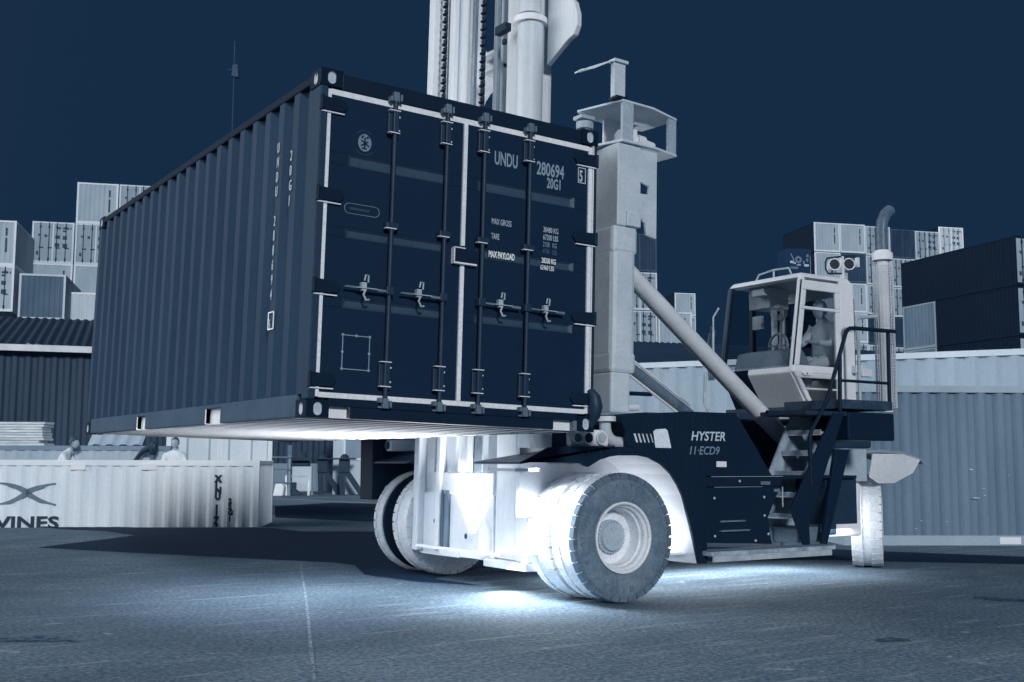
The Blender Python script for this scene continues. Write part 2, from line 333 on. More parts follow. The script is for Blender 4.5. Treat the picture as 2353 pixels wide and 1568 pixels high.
# ================================================================== LIFTED CONTAINER (local frame: x across the doors, y along, z up)
def lifted_container():
    Lc, Wc, Hc = 6.058, 2.438, 2.438
    root = thing('lifted_container', 'dark navy shipping container held up in the air by the handler, barred doors towards viewer', 'shipping container', CF)
    Mside = mat('navy_shaded_side', .075, .12, scale=1.4, rough=.6, spec=.1, stretch=(1, 1, .3), fine=.03)  # lighter copy of the door navy: inverted side shade painted in
    Mdoor = mat('navy_door_paint', .0, .012, rough=.42, fine=.02, g=.98, spec=.15)
    Mband = mat('slate_groove', .13, .17, rough=.5)
    Mund = mat('inverted_shade_underfloor', .97, 1, rough=.7, g=1.0, fine=.02)  # shade of the underside, inverted and painted white
    n = lambda: MB(CF)
    M_apert = mat('casting_recess', .74, .84, rough=.7)
    # corner castings with apertures
    for z in (0, Hc-.118):
        for x in (0, 1):
            for y in (0, 1):
                a = n(); x0, x1 = (0, .162) if x == 0 else (Wc-.162, Wc); y0, y1 = (-.004, .178) if y == 0 else (Lc-.178, Lc+.004)
                x0, x1 = (x0-.004, x1) if x == 0 else (x0, x1+.004)
                zz0, zz1 = (z-.004, z+.118) if z == 0 else (z, z+.122)
                a.box((x0+.012, y0+.012, zz0), (x1-.012, y1-.012, zz1))
                cz = (zz0+zz1)/2
                r1 = a.holed(((x0+x1)/2, y0 if y == 0 else y1, cz), (1, 0, 0), (0, 0, 1), (0, 1 if y == 0 else -1, 0), (x1-x0)/2, (zz1-zz0)/2, .031, .045, .0115)
                r2 = a.holed((x0 if x == 0 else x1, (y0+y1)/2, cz), (0, 1, 0), (0, 0, 1), (1 if x == 0 else -1, 0, 0), (y1-y0)/2, (zz1-zz0)/2, .03, .042, .0115)
                for q in (((x0, y0), (x1, y0)), ((x0, y1), (x1, y1)), ((x0, y0), (x0, y1)), ((x1, y0), (x1, y1))):
                    pass
                a.poly([(x0, y0, zz1), (x1, y0, zz1), (x1, y1, zz1), (x0, y1, zz1)]); a.poly([(x0, y0, zz0), (x1, y0, zz0), (x1, y1, zz0), (x0, y1, zz0)])
                a.poly([(x0 if x else x1, y0, zz0), (x0 if x else x1, y1, zz0), (x0 if x else x1, y1, zz1), (x0 if x else x1, y0, zz1)])
                a.poly([(x0, y0 if y else y1, zz0), (x1, y0 if y else y1, zz0), (x1, y0 if y else y1, zz1), (x0, y0 if y else y1, zz1)])
                c = a.build('corner_casting', M_sunlit_navy, root)
                r1.build('aperture', M_apert, c); r2.build('aperture', M_apert, c)
    # posts and rails
    for x0 in (0, Wc-.14):
        (n().box((0, .0, .118), (.06, .11, Hc-.118)).box((.06, .07, .118), (.14, .112, Hc-.118)) if x0 == 0 else n().box((Wc-.028, .0, .118), (Wc, .11, Hc-.118)).box((Wc-.14, .07, .118), (Wc-.028, .112, Hc-.118))).build('corner_post', M_navy if x0 else Mside, root, bevel=.012)
        n().box((x0, Lc-.11, .118), (x0+.14, Lc, Hc-.118)).build('corner_post', Mside, root, bevel=.012)
    for x0, x1 in ((.0, .06), (Wc-.06, Wc)):
        n().box((x0, .178, Hc-.075), (x1, Lc-.178, Hc-.01)).build('top_rail', M_sunlit_navy, root, bevel=.01)
        b = n(); ys = [.178, 1.72, 2.07, 3.80, 4.07, Lc-.178]
        if x0 > 0: ys = [.178, 1.99, 2.35, 3.71, 4.07, Lc-.178]
        for k in range(0, 6, 2): b.box((x0+.004, ys[k], 0), (x1-.004, ys[k+1], .158))
        for k in (1, 3): b.box((x0+.004, ys[k], .125), (x1-.004, ys[k+1], .158))
        b.build('bottom_rail', mat('slate_rail', .17, .23, scale=2, rough=.6, spec=.1), root, bevel=.008)
        for k in (1, 3):      # forklift pockets, pale inner faces
            p = n(); xa = .05 if x0 == 0 else Wc-.05
            p.poly([(xa, ys[k], .0), (xa, ys[k+1], .0), (xa, ys[k+1], .125), (xa, ys[k], .125)])
            xb = .002 if x0 == 0 else Wc-.002
            p.poly([(xa, ys[k+1], 0), (xb, ys[k+1], 0), (xb, ys[k+1], .125), (xa, ys[k+1], .125)])
            p.build('fork_pocket', M_white, root)
    # corrugated side walls, front end, roof, underfloor
    for x, dn in ((.006, 1), (Wc-.006, -1)):
        c = n(); c.corr((x, .11, .158), (0, 1, 0), (0, 0, 1), (dn, 0, 0), Lc-.22, Hc-.158-.075, .278, .046, .34); c.build('side_wall', Mside, root)
    c = n(); c.corr((.14, Lc-.01, .15), (1, 0, 0), (0, 0, 1), (0, -1, 0), Wc-.28, Hc-.3, .25, .04); c.build('end_wall', Mside, root)
    n().box((.12, Lc-.06, .12), (Wc-.12, Lc-.005, .16)).box((.14, Lc-.06, Hc-.15), (Wc-.14, Lc-.005, Hc-.02)).build('end_frame', Mside, root)
    c = n(); c.corr((.05, .1, Hc-.03), (0, 1, 0), (1, 0, 0), (0, 0, 1), Lc-.2, Wc-.1, .21, .02); c.build('roof', Mside, root)
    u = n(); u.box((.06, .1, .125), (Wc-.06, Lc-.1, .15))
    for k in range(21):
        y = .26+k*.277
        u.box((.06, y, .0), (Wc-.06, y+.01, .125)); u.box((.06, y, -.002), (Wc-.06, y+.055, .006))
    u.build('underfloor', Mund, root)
    # door end: header, sill, two doors
    n().box((.162, .002, Hc-.13), (Wc-.162, .11, Hc-.012)).build('door_header', M_navy, root, bevel=.008)
    s = n(); s.box((.162, .0, .078), (Wc-.162, .12, .135))
    for a, b in ((.32, 2.05),): s.box((a, .0, .0), (b, .12, .078))
    s.build('door_sill', M_navy, root, bevel=.006)
    for a, b in ((.162, .32), (2.05, 2.24)):
        p = n(); p.poly([(a, .05, .0), (b, .05, .0), (b, .05, .078), (a, .05, .078)]); p.poly([(b, .05, 0), (b, .004, 0), (b, .004, .078), (b, .05, .078)]); build_each(p, 'sill_pocket', M_white, root)
    n().box((2.24, .004, 0), (Wc-.162, .12, .078)).build('sill_block', M_slate, root)
    Yd = .018       # face of the doors
    for side in (0, 1):
        x0, x1 = (.085, 1.175) if side == 0 else (1.21, 2.355)
        d = n(); zs = [.165]; bands = ((.765, .835), (1.262, 1.332), (1.775, 1.862))
        xa, xb = (x0+.15, x1-.13) if side == 0 else (x0+.1, x1-.13)
        z = .175
        for lo, hi in bands: d.box((x0, Yd, z), (x1, Yd+.05, lo)); z = hi
        d.box((x0, Yd, z), (x1, Yd+.05, 2.265))
        for lo, hi in bands: d.box((x0, Yd, lo), (xa, Yd+.05, hi)); d.box((xb, Yd, lo), (x1, Yd+.05, hi))
        door = d.build('door', Mdoor, root, bevel=.003)
        for lo, hi in bands:
            g = n(); t = .016
            g.poly([(xa+.03, Yd+.02, lo+t), (xb-.03, Yd+.02, lo+t), (xb-.03, Yd+.02, hi-t), (xa+.03, Yd+.02, hi-t)])
            g.poly([(xa, Yd+.001, lo), (xb, Yd+.001, lo), (xb-.03, Yd+.02, lo+t), (xa+.03, Yd+.02, lo+t)]); g.poly([(xa, Yd+.001, hi), (xb, Yd+.001, hi), (xb-.03, Yd+.02, hi-t), (xa+.03, Yd+.02, hi-t)])
            g.poly([(xa, Yd+.001, lo), (xa, Yd+.001, hi), (xa+.03, Yd+.02, hi-t), (xa+.03, Yd+.02, lo+t)]); g.poly([(xb, Yd+.001, lo), (xb, Yd+.001, hi), (xb-.03, Yd+.02, hi-t), (xb-.03, Yd+.02, lo+t)])
            g.build('groove', Mband, door)
        # hinges
        for z in (2.19, 1.545, .90, .255):
            h = n(); e = x0-.075 if side == 0 else x1+.075; i = x0+.10 if side == 0 else x1-.12
            h.prism([(e, -.012, z-.05), (i, -.004, z-.042), (i+(.03 if side == 0 else -.03), -.002, z), (i, -.004, z+.042), (e, -.012, z+.05)], (0, .028, 0))
            h.tube([(e, -.004, z-.055), (e, -.004, z+.055)], .017, 8)
            hg = h.build('hinge', M_navy, door, bevel=.006)
            g = n(); g.box((min(e, i), -.006, z-.062), (max(e, i), .012, z-.054)); g.build('hinge_edge', M_gask, door)
        # locking bars
        for bx in ((.575, 1.012) if side == 0 else (1.342, 1.758)):
            b = n(); b.tube([(bx, -.028, .12), (bx, -.028, 2.33)], .0165, 10)
            lb = b.build('locking_bar', M_dark, root, smooth=40)
            k = n()
            for z in (.32, 2.14):
                k.box((bx-.05, -.018, z-.085), (bx+.012, .02, z+.085)); k.box((bx-.022, -.05, z-.085), (bx+.022, -.006, z+.085))
            for z in (1.385,): k.box((bx-.05, -.05, z-.022), (bx+.05, .02, z+.022))
            k.box((bx-.03, -.055, .885), (bx+.03, .02, .945))
            build_each(k, 'bar_bracket', M_dark, lb, bevel=.006)
            c = n()
            for z, s in ((.118, -1), (2.335, 1)):
                c.box((bx-.022, -.045, z-.035), (bx+.022, -.004, z+.035)); c.box((bx-.05, -.05, z-.018-s*.02), (bx-.03, .004, z+.018-s*.02)); c.box((bx+.03, -.05, z-.03), (bx+.045, .004, z+.02))
                c.box((bx-.05, -.022, z-.035), (bx+.05, -.012, z-.022))
            build_each(c, 'cam', M_slate, lb, bevel=.004)
            e = n()
            for z in (.232, .405, 2.06, 2.225, 1.36): e.box((bx-.056, -.052, z), (bx+.03, -.0175, z+.006))
            for z in (.27, .37, 2.09, 2.19): e.lathe((bx+.035, -.02, z), (0, -1, 0), [(0, .008), (.006, .007), (.008, 0)], 8)
            build_each(e, 'bracket_rim', M_gask, lb)
            # handle with its hasp
            h = n(); hx = bx-.36 if side == 0 else bx+.01; hy = -.045
            h.prism([(hx, hy, .905), (hx+.34, hy, .897), (hx+.34, hy, .917), (hx+.02, hy, .918)], (0, .012, 0))
            hd = h.build('handle', M_slate, lb, bevel=.003)
            q = n(); mxx = hx+.15
            q.box((mxx-.055, -.07, .905), (mxx+.10, -.022, .912)); q.box((mxx-.018, -.06, .89), (mxx+.02, -.02, .95))
            q.tube([(mxx, -.06, .96), (mxx+.004, -.066, 1.0), (mxx+.03, -.06, 1.0), (mxx+.03, -.055, .95)], .007, 6)
            q.tube([(mxx+.01, -.06, .90), (mxx-.008, -.066, .86), (mxx+.012, -.066, .825), (mxx+.04, -.06, .83)], .008, 6)
            q.build('hasp', M_mid, hd, bevel=.002)
    # pale door gaskets
    g = n(); yg = .012
    g.box((.061, yg-.006, .14), (.086, .06, 2.30)).box((2.356, yg-.006, .14), (2.392, .06, 2.30)).box((2.398, .005, .118), (2.408, .06, 2.32))
    build_each(g, 'gasket', M_gask, root)
    g = n(); g.box((.085, yg, 2.266), (2.357, .06, 2.306)).build('gasket', M_gask, root)
    g = n(); g.box((.085, yg, .136), (2.357, .06, .172)).build('gasket', M_gask, root)
    g = n(); g.box((1.176, yg-.006, 1.33), (1.209, .06, 2.266)).box((1.176, yg-.006, .172), (1.209, .06, 1.19)).build('gasket', M_gask, root)
    n().box((1.105, -.022, 1.2), (1.31, .04, 1.30)).build('lock_box', M_navy, root, bevel=.006)
    n().box((1.10, -.026, 1.185), (1.30, .03, 1.197)).box((1.10, -.026, 1.2), (1.108, .03, 1.3)).box((1.105, -.024, 1.302), (1.2, .03, 1.309)).build('lock_box_rim', M_gask, root)
    # tied black bag on the right hinge
    bagm = MB(CF); random.seed(3)
    bagm.tube([(2.40, .0, .33), (2.42, -.03, .27), (2.43, -.03, .2), (2.425, -.02, .12), (2.41, .0, .03)], [.03, .05, .062, .05, .012], 9)
    bag = bagm.build('rag', M_dark, None, smooth=50); tag(bag, 'dark crumpled rag tied to the lowest right hinge of the lifted container', 'rag')
    # writing
    Mt = mat('slate_lettering', .42, .46, rough=.6, g=1.5); Mt2 = mat('dim_lettering', .2, .22, g=1.5); Mt3 = mat('white_lettering', .95, 1, g=1.1); Mt4 = mat('mid_lettering', .62, .68, g=1.4)
    def tx(s, x, z, size, mt, sx=.6, **k): text(s, size, mt, CF @ frame((x, Yd-.002, z), (1, 0, 0), (0, 0, 1)), root, sx=sx, **k)
    tx('UNDU', 1.455, 2.005, .148, Mt, .50, bold=.003); tx('280694', 1.85, 1.995, .148, Mt, .60, bold=.003); tx('20G1', 1.95, 1.900, .115, Mt, .56, bold=.003)
    tx('5', 2.268, 2.005, .13, Mt4, .55, bold=.003)
    fr = n(); fr.box((2.255, Yd-.004, 1.99), (2.333, Yd-.001, 1.997)).box((2.255, Yd-.004, 2.113), (2.333, Yd-.001, 2.12)).box((2.255, Yd-.004, 1.997), (2.262, Yd-.001, 2.113)).box((2.326, Yd-.004, 1.997), (2.333, Yd-.001, 2.113)); fr.build('lettering', Mt4, root)
    tx('MAX GROSS', 1.445, 1.535, .066, Mt4, .50); tx('TARE', 1.445, 1.42, .066, Mt4, .47); tx('MAX PAYLOAD', 1.425, 1.278, .07, Mt3, .49, bold=.002)
    tx('30480 KG', 1.925, 1.54, .062, Mt4, .57); tx('67200 LBS', 1.925, 1.48, .062, Mt4, .55); tx('2158   KG', 1.925, 1.425, .056, Mt, .57); tx('4740   LBS', 1.925, 1.37, .056, Mt2, .56); tx('28330 KG', 1.915, 1.295, .058, Mt3, .57, bold=.001); tx('62460 LBS', 1.905, 1.24, .055, Mt3, .56)
    # round emblem, outlined label and bolted plate on the left door
    em = n(); ov = lambda cx, cz, a, b, y, N=28: [(cx+a*math.cos(2*math.pi*k/N), y, cz+b*math.sin(2*math.pi*k/N)) for k in range(N)]
    em.prism(ov(.36, 1.965, .052, .064, Yd-.003), (0, .003, 0)); eo = em.build('emblem', mat('slate_emblem', .35, .4, g=1.4), root)
    e2 = n(); e2.bar((.36, Yd-.004, 1.93), (.36, Yd-.004, 2.0), .012, .003, (0, 1, 0)).bar((.33, Yd-.004, 1.94), (.385, Yd-.004, 1.975), .01, .003, (0, 1, 0)).bar((.33, Yd-.0045, 1.98), (.395, Yd-.0045, 1.94), .009, .003, (0, 1, 0)).bar((.335, Yd-.005, 1.995), (.345, Yd-.005, 2.015), .012, .003, (0, 1, 0)).bar((.37, Yd-.005, 2.0), (.39, Yd-.005, 2.012), .012, .003, (0, 1, 0)).bar((.338, Yd-.005, 1.925), (.375, Yd-.005, 1.92), .01, .003, (0, 1, 0))
    e2.build('emblem_figure', Mdoor, eo)
    t = n(); t.tube(ov(.36, 1.965, .085, .088, Yd-.001)[4:12], .0015, 4).tube(ov(.36, 1.965, .085, .088, Yd-.001)[17:26], .0015, 4).build('emblem_ring', Mt2, eo)
    pl = [];  zc = 1.475
    for k in range(13): a = math.pi/2+math.pi*k/12; pl.append((.26+.036*math.cos(a), Yd-.001, zc+.036*math.sin(a)))
    for k in range(13): a = -math.pi/2+math.pi*k/12; pl.append((.46+.036*math.cos(a), Yd-.001, zc+.036*math.sin(a)))
    n().tube(pl+[pl[0]], .0022, 5).build('label_outline', Mt, root); tx('CORTEN EQUIVALENT', .26, 1.465, .026, Mt2, .6)
    pr = n(); a, b, c, d = .252, .458, .342, .578
    for p, q in (((a, c), (b, c)), ((b, c), (b, d)), ((b, d), (a, d)), ((a, d), (a, c))): pr.bar((p[0], Yd-.003, p[1]), (q[0], Yd-.003, q[1]), .006, .005, (0, 1, 0))
    for p in ((a, c), (b, c), (b, d), (a, d), ((a+b)/2, d), (a, .46), (b, .46)): pr.lathe((p[0], Yd-.002, p[1]), (0, -1, 0), [(0, .011), (.005, .01), (.007, 0)], 8)
    n().box((a, Yd-.002, c), (b, Yd+.002, d)).build('data_plate', Mdoor, root); pr.build('data_plate_rim', Mt, root)
    # side code, letters one above the other
    def stack(s, y, ztop, dz, size, sx, mt):
        for i, ch in enumerate(s):
            if ch != ' ': text(ch, size, mt, CF @ frame((-.003, y, ztop-(i+1)*dz), (0, -1, 0), (0, 0, 1)), root, sx=sx)
    stack('UNDU 280694 5', .75, 2.10, .111, .112, .5, Mt4); stack('20G1', .49, 1.985, .112, .112, .6, Mt4)
    t = n(); q = [(.665, .66), (.765, .66), (.765, .785), (.665, .785)]
    for p, r in zip(q, q[1:]+q[:1]): t.bar((-.003, p[0], p[1]), (-.003, r[0], r[1]), .010, .004, (1, 0, 0))
    t.build('lettering', Mt3, root)
    return root
lifted_container()

# ================================================================== CONTAINER HANDLER
TR = T(5.6, 3.03, 0)
truck = thing('container_handler', 'big navy and white container handler truck with tall mast, cab and dual front tyres', 'container handler', TR)
M_cab = mat('cab_paint', .9, .97, scale=2, rough=.4, fine=.02)
M_tyre = mat('pale_tyre_rubber', .84, .93, scale=6, rough=.8, bump=.25, bscale=35)
M_side = mat('grey_sidewall', .34, .46, scale=5, rough=.8, bump=.3, bscale=40)
M_tread = mat('grey_tread', .28, .40, scale=8, rough=.8)
M_rim = mat('rim_paint', .93, 1, scale=4, rough=.5)
M_glass = glass('cab_glass', .78, .012)
def wheel(cx, yo, cz, Rr, wd, s, outer=True, deep=.22, M=None, hub=True, dark=False):
    """s = +1: outer face looks towards -y; the axle runs along y"""
    root = sub('wheel', truck); M = M or Matrix.Identity(4); ax = (0, s, 0); c = (cx, yo, cz); rr = .30*Rr/.575
    t = MB(M); prof = [(.035, rr), (.012, rr+.03), (.0, rr+.07), (.0, Rr-.13), (.006, Rr-.07), (.02, Rr-.04)]
    side = MB(M); side.lathe(c, ax, prof, 72); sd_ = side.build('sidewall', M_side if dark else M_tyre, root, smooth=35)
    t.lathe(c, ax, [(.02, Rr-.04), (.028, Rr-.018), (.06, Rr-.012), (wd-.06, Rr-.012), (wd-.028, Rr-.018), (wd-.02, Rr-.04), (wd, Rr-.13), (wd, rr+.05), (wd-.03, rr)], 72)
    lug = t; nf = len(t.f); N = 34
    for k in range(N):
        for q in (0, 1):
            a0 = 2*math.pi*(k+.5*q)/N; a1 = a0+2*math.pi*.84/N; y0, y1 = (.004, wd*(.16 if dark else .36)) if q == 0 else (wd*.64, wd-.004)
            pts = []
            for y, r0, r1 in ((y0, Rr-.055, Rr-.01), (y1, Rr-.03, Rr)):
                for a in (a0, a1):
                    pts += [(a, y, r0), (a, y, r1)]
            P = lambda a, y, r: (cx+r*math.cos(a), yo+s*y, cz+r*math.sin(a))
            ro = Rr-.012 if q == 0 else Rr; ri = Rr if q == 0 else Rr-.012
            lug.hexa([P(a0, y0, Rr-.06), P(a1, y0, Rr-.06), P(a1, y1, Rr-.05), P(a0, y1, Rr-.05), P(a0, y0, ro), P(a1, y0, ro), P(a1, y1, ri), P(a0, y1, ri)])
    to = t.build('tread', M_tyre, root, smooth=30); to.data.materials.append(M_tread if dark else M_tyre)
    for i_, p_ in enumerate(to.data.polygons): p_.material_index = 1 if (i_ >= nf and ((i_-nf)//6) % 2 == 0) else 0
    if outer:
        rm = MB(M); rm.lathe(c, ax, [(.03, rr+.012), (.0, rr+.016), (-.004, rr+.004), (.004, rr-.008), (.03, rr-.012), (.05, rr-.03), (.09, rr-.035), (.10, rr-.05), (deep, rr-.06), (deep, 0)], 64); rm.build('rim', M_rim, root, smooth=30)
        if hub:
            hb = MB(M); hr = .135; hb.lathe(c, ax, [(deep, hr+.02), (deep-.03, hr+.02), (deep-.035, hr), (deep-.07, hr-.01), (deep-.075, 0)], 40)
            for k in range(28):
                a = 2*math.pi*k/28; p = Vector((cx+math.cos(a)*(hr+.01), yo+s*(deep-.03), cz+math.sin(a)*(hr+.01))); hb.lathe(p, (0, -s, 0), [(0, .011), (.014, .011), (.016, 0)], 6)
            for k in range(3):
                a = math.pi/2+2*math.pi*k/3; p = Vector((cx+math.cos(a)*.07, yo+s*(deep-.073), cz+math.sin(a)*.07)); hb.lathe(p, (0, -s, 0), [(0, .027), (.006, .027), (.006, .018), (.002, .016), (.002, 0)], 16)
            hb.build('hub', mat('hub_grey', .62, .68, g=1.2), root, smooth=30)
    else:
        rm = MB(M); rm.lathe(c, ax, [(.05, rr), (.10, rr-.03), (.11, 0)], 48); rm.build('rim', M_rim, root, smooth=30)
    return root, sd_
RW = .583
w1, sw = wheel(3.55, .92, RW, RW, .33, 1, dark=True)
wheel(3.55, 1.31, RW, RW, .33, 1, outer=False)
fw, _ = wheel(3.55, 4.76, RW, RW, .2, -1); MB().lathe((3.55, 4.545, RW), (0, 1, 0), [(0, .22), (0, RW-.045), (.02, RW-.03)], 64).build('inner_sidewall', M_navy, fw)
wheel(3.55, 4.30, RW, RW, .33, -1, outer=False)
# raised lettering round the near sidewall
def ring_text(s, a0, da, r, up=1):
    for i, ch in enumerate(s):
        a = a0-i*da*up; rad = Vector((math.cos(a), 0, math.sin(a))); y = rad*up; x = Vector((math.sin(a), 0, -math.cos(a)))*up
        if ch != ' ': text(ch, .07, M_tread, frame(Vector((3.55, .9185, RW))+rad*(r-(.025 if up > 0 else -.025))-x*.02, x, y), w1, 'tyre_lettering', sx=.9, ext=.002)
ring_text('SOLID', R(-118), R(9.5), .465, -1); ring_text('REGION', R(205), R(9.5), .465)
ring_text('ELTOR', R(98), R(9.5), .465)
# steered rear wheels
wheel(8.43, 2.02, .565, .565, .36, 1, deep=.12, M=Matrix.Translation((8.43, 2.2, 0)) @ Matrix.Rotation(R(38), 4, 'Z') @ Matrix.Translation((-8.43, -2.2, 0)))
wheel(8.43, 4.05, .565, .565, .36, -1, deep=.12, M=Matrix.Translation((8.43, 3.9, 0)) @ Matrix.Rotation(R(38), 4, 'Z') @ Matrix.Translation((-8.43, -3.9, 0)))
MB().box((3.3, 1.6, .4), (3.8, 4.45, .8)).build('drive_axle', M_pale, truck, bevel=.05)
MB().box((8.2, 2.3, .42), (8.65, 3.8, .72)).build('steer_axle', M_pale, truck, bevel=.04)
# chassis body and fenders
arch = [(3.06, 1.25), (3.09, 1.23), (3.15, 1.215), (3.2, 1.24), (3.28, 1.28), (3.4, 1.31), (3.49, 1.32), (3.73, 1.32), (3.85, 1.30), (4.0, 1.24), (4.12, 1.15), (4.2, 1.05), (4.26, .95), (4.31, .8), (4.35, .68), (4.45, .31)]
for y, s in ((.92, 1), (4.79, -1)):
    side = MB()
    P = lambda x, z: (x, y, z)
    top = [(3.06, 1.395), (3.09, 1.395), (3.15, 1.395), (3.2, 1.395), (3.28, 1.395), (3.4, 1.397), (3.49, 1.397), (3.69, 1.40), (3.85, 1.70), (4.0, 1.72), (4.12, 1.725), (4.2, 1.73), (4.26, 1.735), (4.31, 1.74), (4.4, 1.74), (4.56, 1.74)]
    low = arch[:]
    e = (0, s*.03, 0)
    for (a, b, c, d) in zip(low, low[1:], top[1:], top):
        side.prism([P(*a), P(*b), P(*c), P(*d)], e)
    side.prism([P(4.45, .31), P(4.56, .31), P(4.56, 1.74)], e)
    # long side panel behind the arch
    xr = (5.43, 5.38, 5.56, 5.62, 5.45, 4.97) if s > 0 else (6.05,)*6
    side.prism([P(4.56, .50), P(xr[0], .46), P(xr[1], .72), P(xr[2], 1.02), P(4.56, 1.02)], e)
    side.prism([P(4.56, 1.03), P(xr[2], 1.03), P(xr[3], 1.12), P(4.56, 1.12)], (0, s*.02, 0))
    side.prism([P(4.56, 1.13), P(xr[4], 1.13), P(xr[5], 1.74), P(4.56, 1.74)], e)
    side.prism([P(3.60, 1.40), P(3.69, 1.40), P(3.85, 1.70), P(3.50, 1.67), P(3.58, 1.55)], e)
    # front lip: a folded fender sheet reaching to the mast
    if s > 0: side.prism([P(2.42, 1.255), P(3.06, 1.25), P(3.06, 1.395), P(2.72, 1.385)], e)
    body = side.build('side_panel', M_navy, truck, bevel=.004)
    xl = 2.42 if s > 0 else 3.0
    f = MB(); f.hexa([(xl, y, 1.24), (3.45, y, 1.385), (3.45, y+s*.75, 1.385), (xl, y+s*.75, 1.24), (xl, y, 1.26), (3.45, y, 1.41), (3.45, y+s*.75, 1.41), (xl, y+s*.75, 1.26)])
    f.build('fender_top', mat('scuffed_navy', .03, .14, scale=5, rough=.4, contrast=(.5, .8)), truck)
    # wheel house lining
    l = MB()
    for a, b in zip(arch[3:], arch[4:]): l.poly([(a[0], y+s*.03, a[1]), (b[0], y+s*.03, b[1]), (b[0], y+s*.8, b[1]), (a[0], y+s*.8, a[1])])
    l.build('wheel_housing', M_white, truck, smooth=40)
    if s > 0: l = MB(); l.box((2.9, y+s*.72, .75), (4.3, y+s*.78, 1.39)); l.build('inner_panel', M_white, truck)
# far side body seen under the container
MB().box((2.99, 4.83, .82), (5.9, 5.15, 1.53)).build('side_box', M_navy, truck, bevel=.01)
deck = MB(); deck.box((3.85, .95, 1.66), (4.95, 4.76, 1.72)).box((4.95, 2.02, 1.66), (6.7, 4.76, 1.72)); deck.build('deck', M_dark, truck)
MB().box((4.4, 1.7, .45), (7.3, 4.36, 1.15)).build('chassis', M_dark, truck, bevel=.02)
hood = MB(); hood.hexa([(4.6, 1.96, 1.13), (6.9, 1.96, 1.13), (6.9, 4.7, 1.13), (4.6, 4.7, 1.13), (4.6, 2.02, 1.745), (6.9, 2.02, 1.745), (6.9, 4.6, 1.745), (4.6, 4.6, 1.745)]); hood.build('hood', M_navy, truck, bevel=.04)
hd_ = MB(); pf = [(4.98, .94, 1.735), (5.12, 1.25, 1.74), (5.22, 1.6, 1.74), (5.26, 1.96, 1.74)]; pb_ = [(5.46, .94, 1.13), (5.50, 1.25, 1.13), (5.52, 1.6, 1.13), (5.53, 1.96, 1.13)]
for a, b, c, d in zip(pf, pf[1:], pb_[1:], pb_): hd_.poly([a, b, c, d])
for a, b in zip(pf, pf[1:]): hd_.poly([a, b, (4.5, b[1], b[2]), (4.5, a[1], a[2])])
hd_.build('hood_flank', M_navy, truck, smooth=60)
MB().box((4.6, .95, 1.10), (6.75, 1.98, 1.128)).build('ledge', M_navy, truck)
MB().box((6.6, 2.55, 1.45), (9.0, 4.3, 1.85)).build('rear_body', M_dark, truck, bevel=.03)
# engine compartment line, small latch, reflector, hole plates
d = MB(); build_each(d.box((4.62, .914, 1.122), (5.6, .919, 1.126)).box((4.66, .914, 1.022), (5.3, .919, 1.025)), 'panel_seam', M_mid, truck)
MB().box((4.69, .908, 1.215), (4.82, .918, 1.27)).build('reflector', M_white, truck, bevel=.004)
build_each(MB().box((5.28, .905, 1.04), (5.41, .918, 1.075)).box((5.46, .905, .97), (5.55, .918, 1.0)), 'latch', M_slate, truck, bevel=.01)
for bx, bz in ((5.33, .92), (5.33, .74), (5.38, .56), (4.66, .92), (4.66, .56), (5.0, 1.08), (5.2, .5)):
    MB().lathe((bx, .919, bz), (0, -1, 0), [(0, .014), (.006, .012), (.009, 0)], 8).build('bolt', M_mid, truck)
v = MB()
for k in range(5):
    x = 3.665+k*.049; wv = .022-.003*k
    v.prism([(x, .914, 1.52), (x+wv, .914, 1.52), (x+wv+.03, .914, 1.44), (x+.03, .914, 1.44)], (0, .004, 0))
build_each(v, 'vent', M_pale, truck)
hb = MB(); hb.prism([(3.90, .91, 1.54), (3.93, .91, 1.563), (4.05, .91, 1.572), (4.075, .91, 1.555), (4.12, .91, 1.39), (3.925, .91, 1.392)], (0, .012, 0)); hb.build('hatch', mat('hatch_grey', .82, .86, g=1.3), truck, bevel=.006)
build_each(MB().box((4.72, .90, .69), (5.05, .918, .705)).box((4.72, .89, .60), (5.1, .918, .615)), 'grab_slot', M_slate, truck)
MB().box((5.565, .895, .82), (5.575, .905, 1.02)).build('door_handle', M_mid, truck)
Mlt = mat('pale_truck_lettering', .66, .72, g=1.5); Mlt2 = mat('slate_truck_lettering', .36, .4, g=1.5)
text('HYSTER', .125, Mlt, frame((4.365, .917, 1.468), (1, 0, 0), (.22, 0, 1)), truck, sx=1.02, bold=.0015)
text('11\u00b7ECD9', .112, Mlt2, frame((4.33, .917, 1.335), (1, 0, 0), (.22, 0, 1)), truck, sx=.96, bold=.001)
# head lamp cluster and filler pipe at the front
lc = MB(); lc.box((3.03, 1.02, 1.40), (3.46, 1.10, 1.55)).build('lamp_bracket', M_white, truck, bevel=.02)
for x, r, mt_ in ((3.10, .042, M_slate), (3.22, .048, M_navy), (3.37, .052, M_mid)):
    o = MB(); o.lathe((x, 1.02, 1.475), (0, -1, 0), [(0, r+.012), (.02, r+.012), (.02, r), (.012, r*.9), (.008, 0)], 24); hl = o.build('headlamp', M_pale, truck, smooth=30)
    o = MB(); o.lathe((x, 1.02, 1.475), (0, -1, 0), [(.016, r*.98), (.019, 0)], 24)
    for a in (-.5, 0, .5): o.bar((x-r*.8, .999, 1.475+a*r), (x+r*.8, .999, 1.475+a*r), .004, .003, (0, 1, 0))
    o.build('lens', mt_, hl)
pp = MB(); pp.tube([(3.44, 1.05, 1.66), (3.44, 1.05, 1.58), (3.45, 1.05, 1.52), (3.49, 1.05, 1.47), (3.55, 1.05, 1.44), (3.66, 1.06, 1.435)], .055, 16); pp.build('hose_elbow', mat('hose_grey', .75, .82), truck, smooth=50)
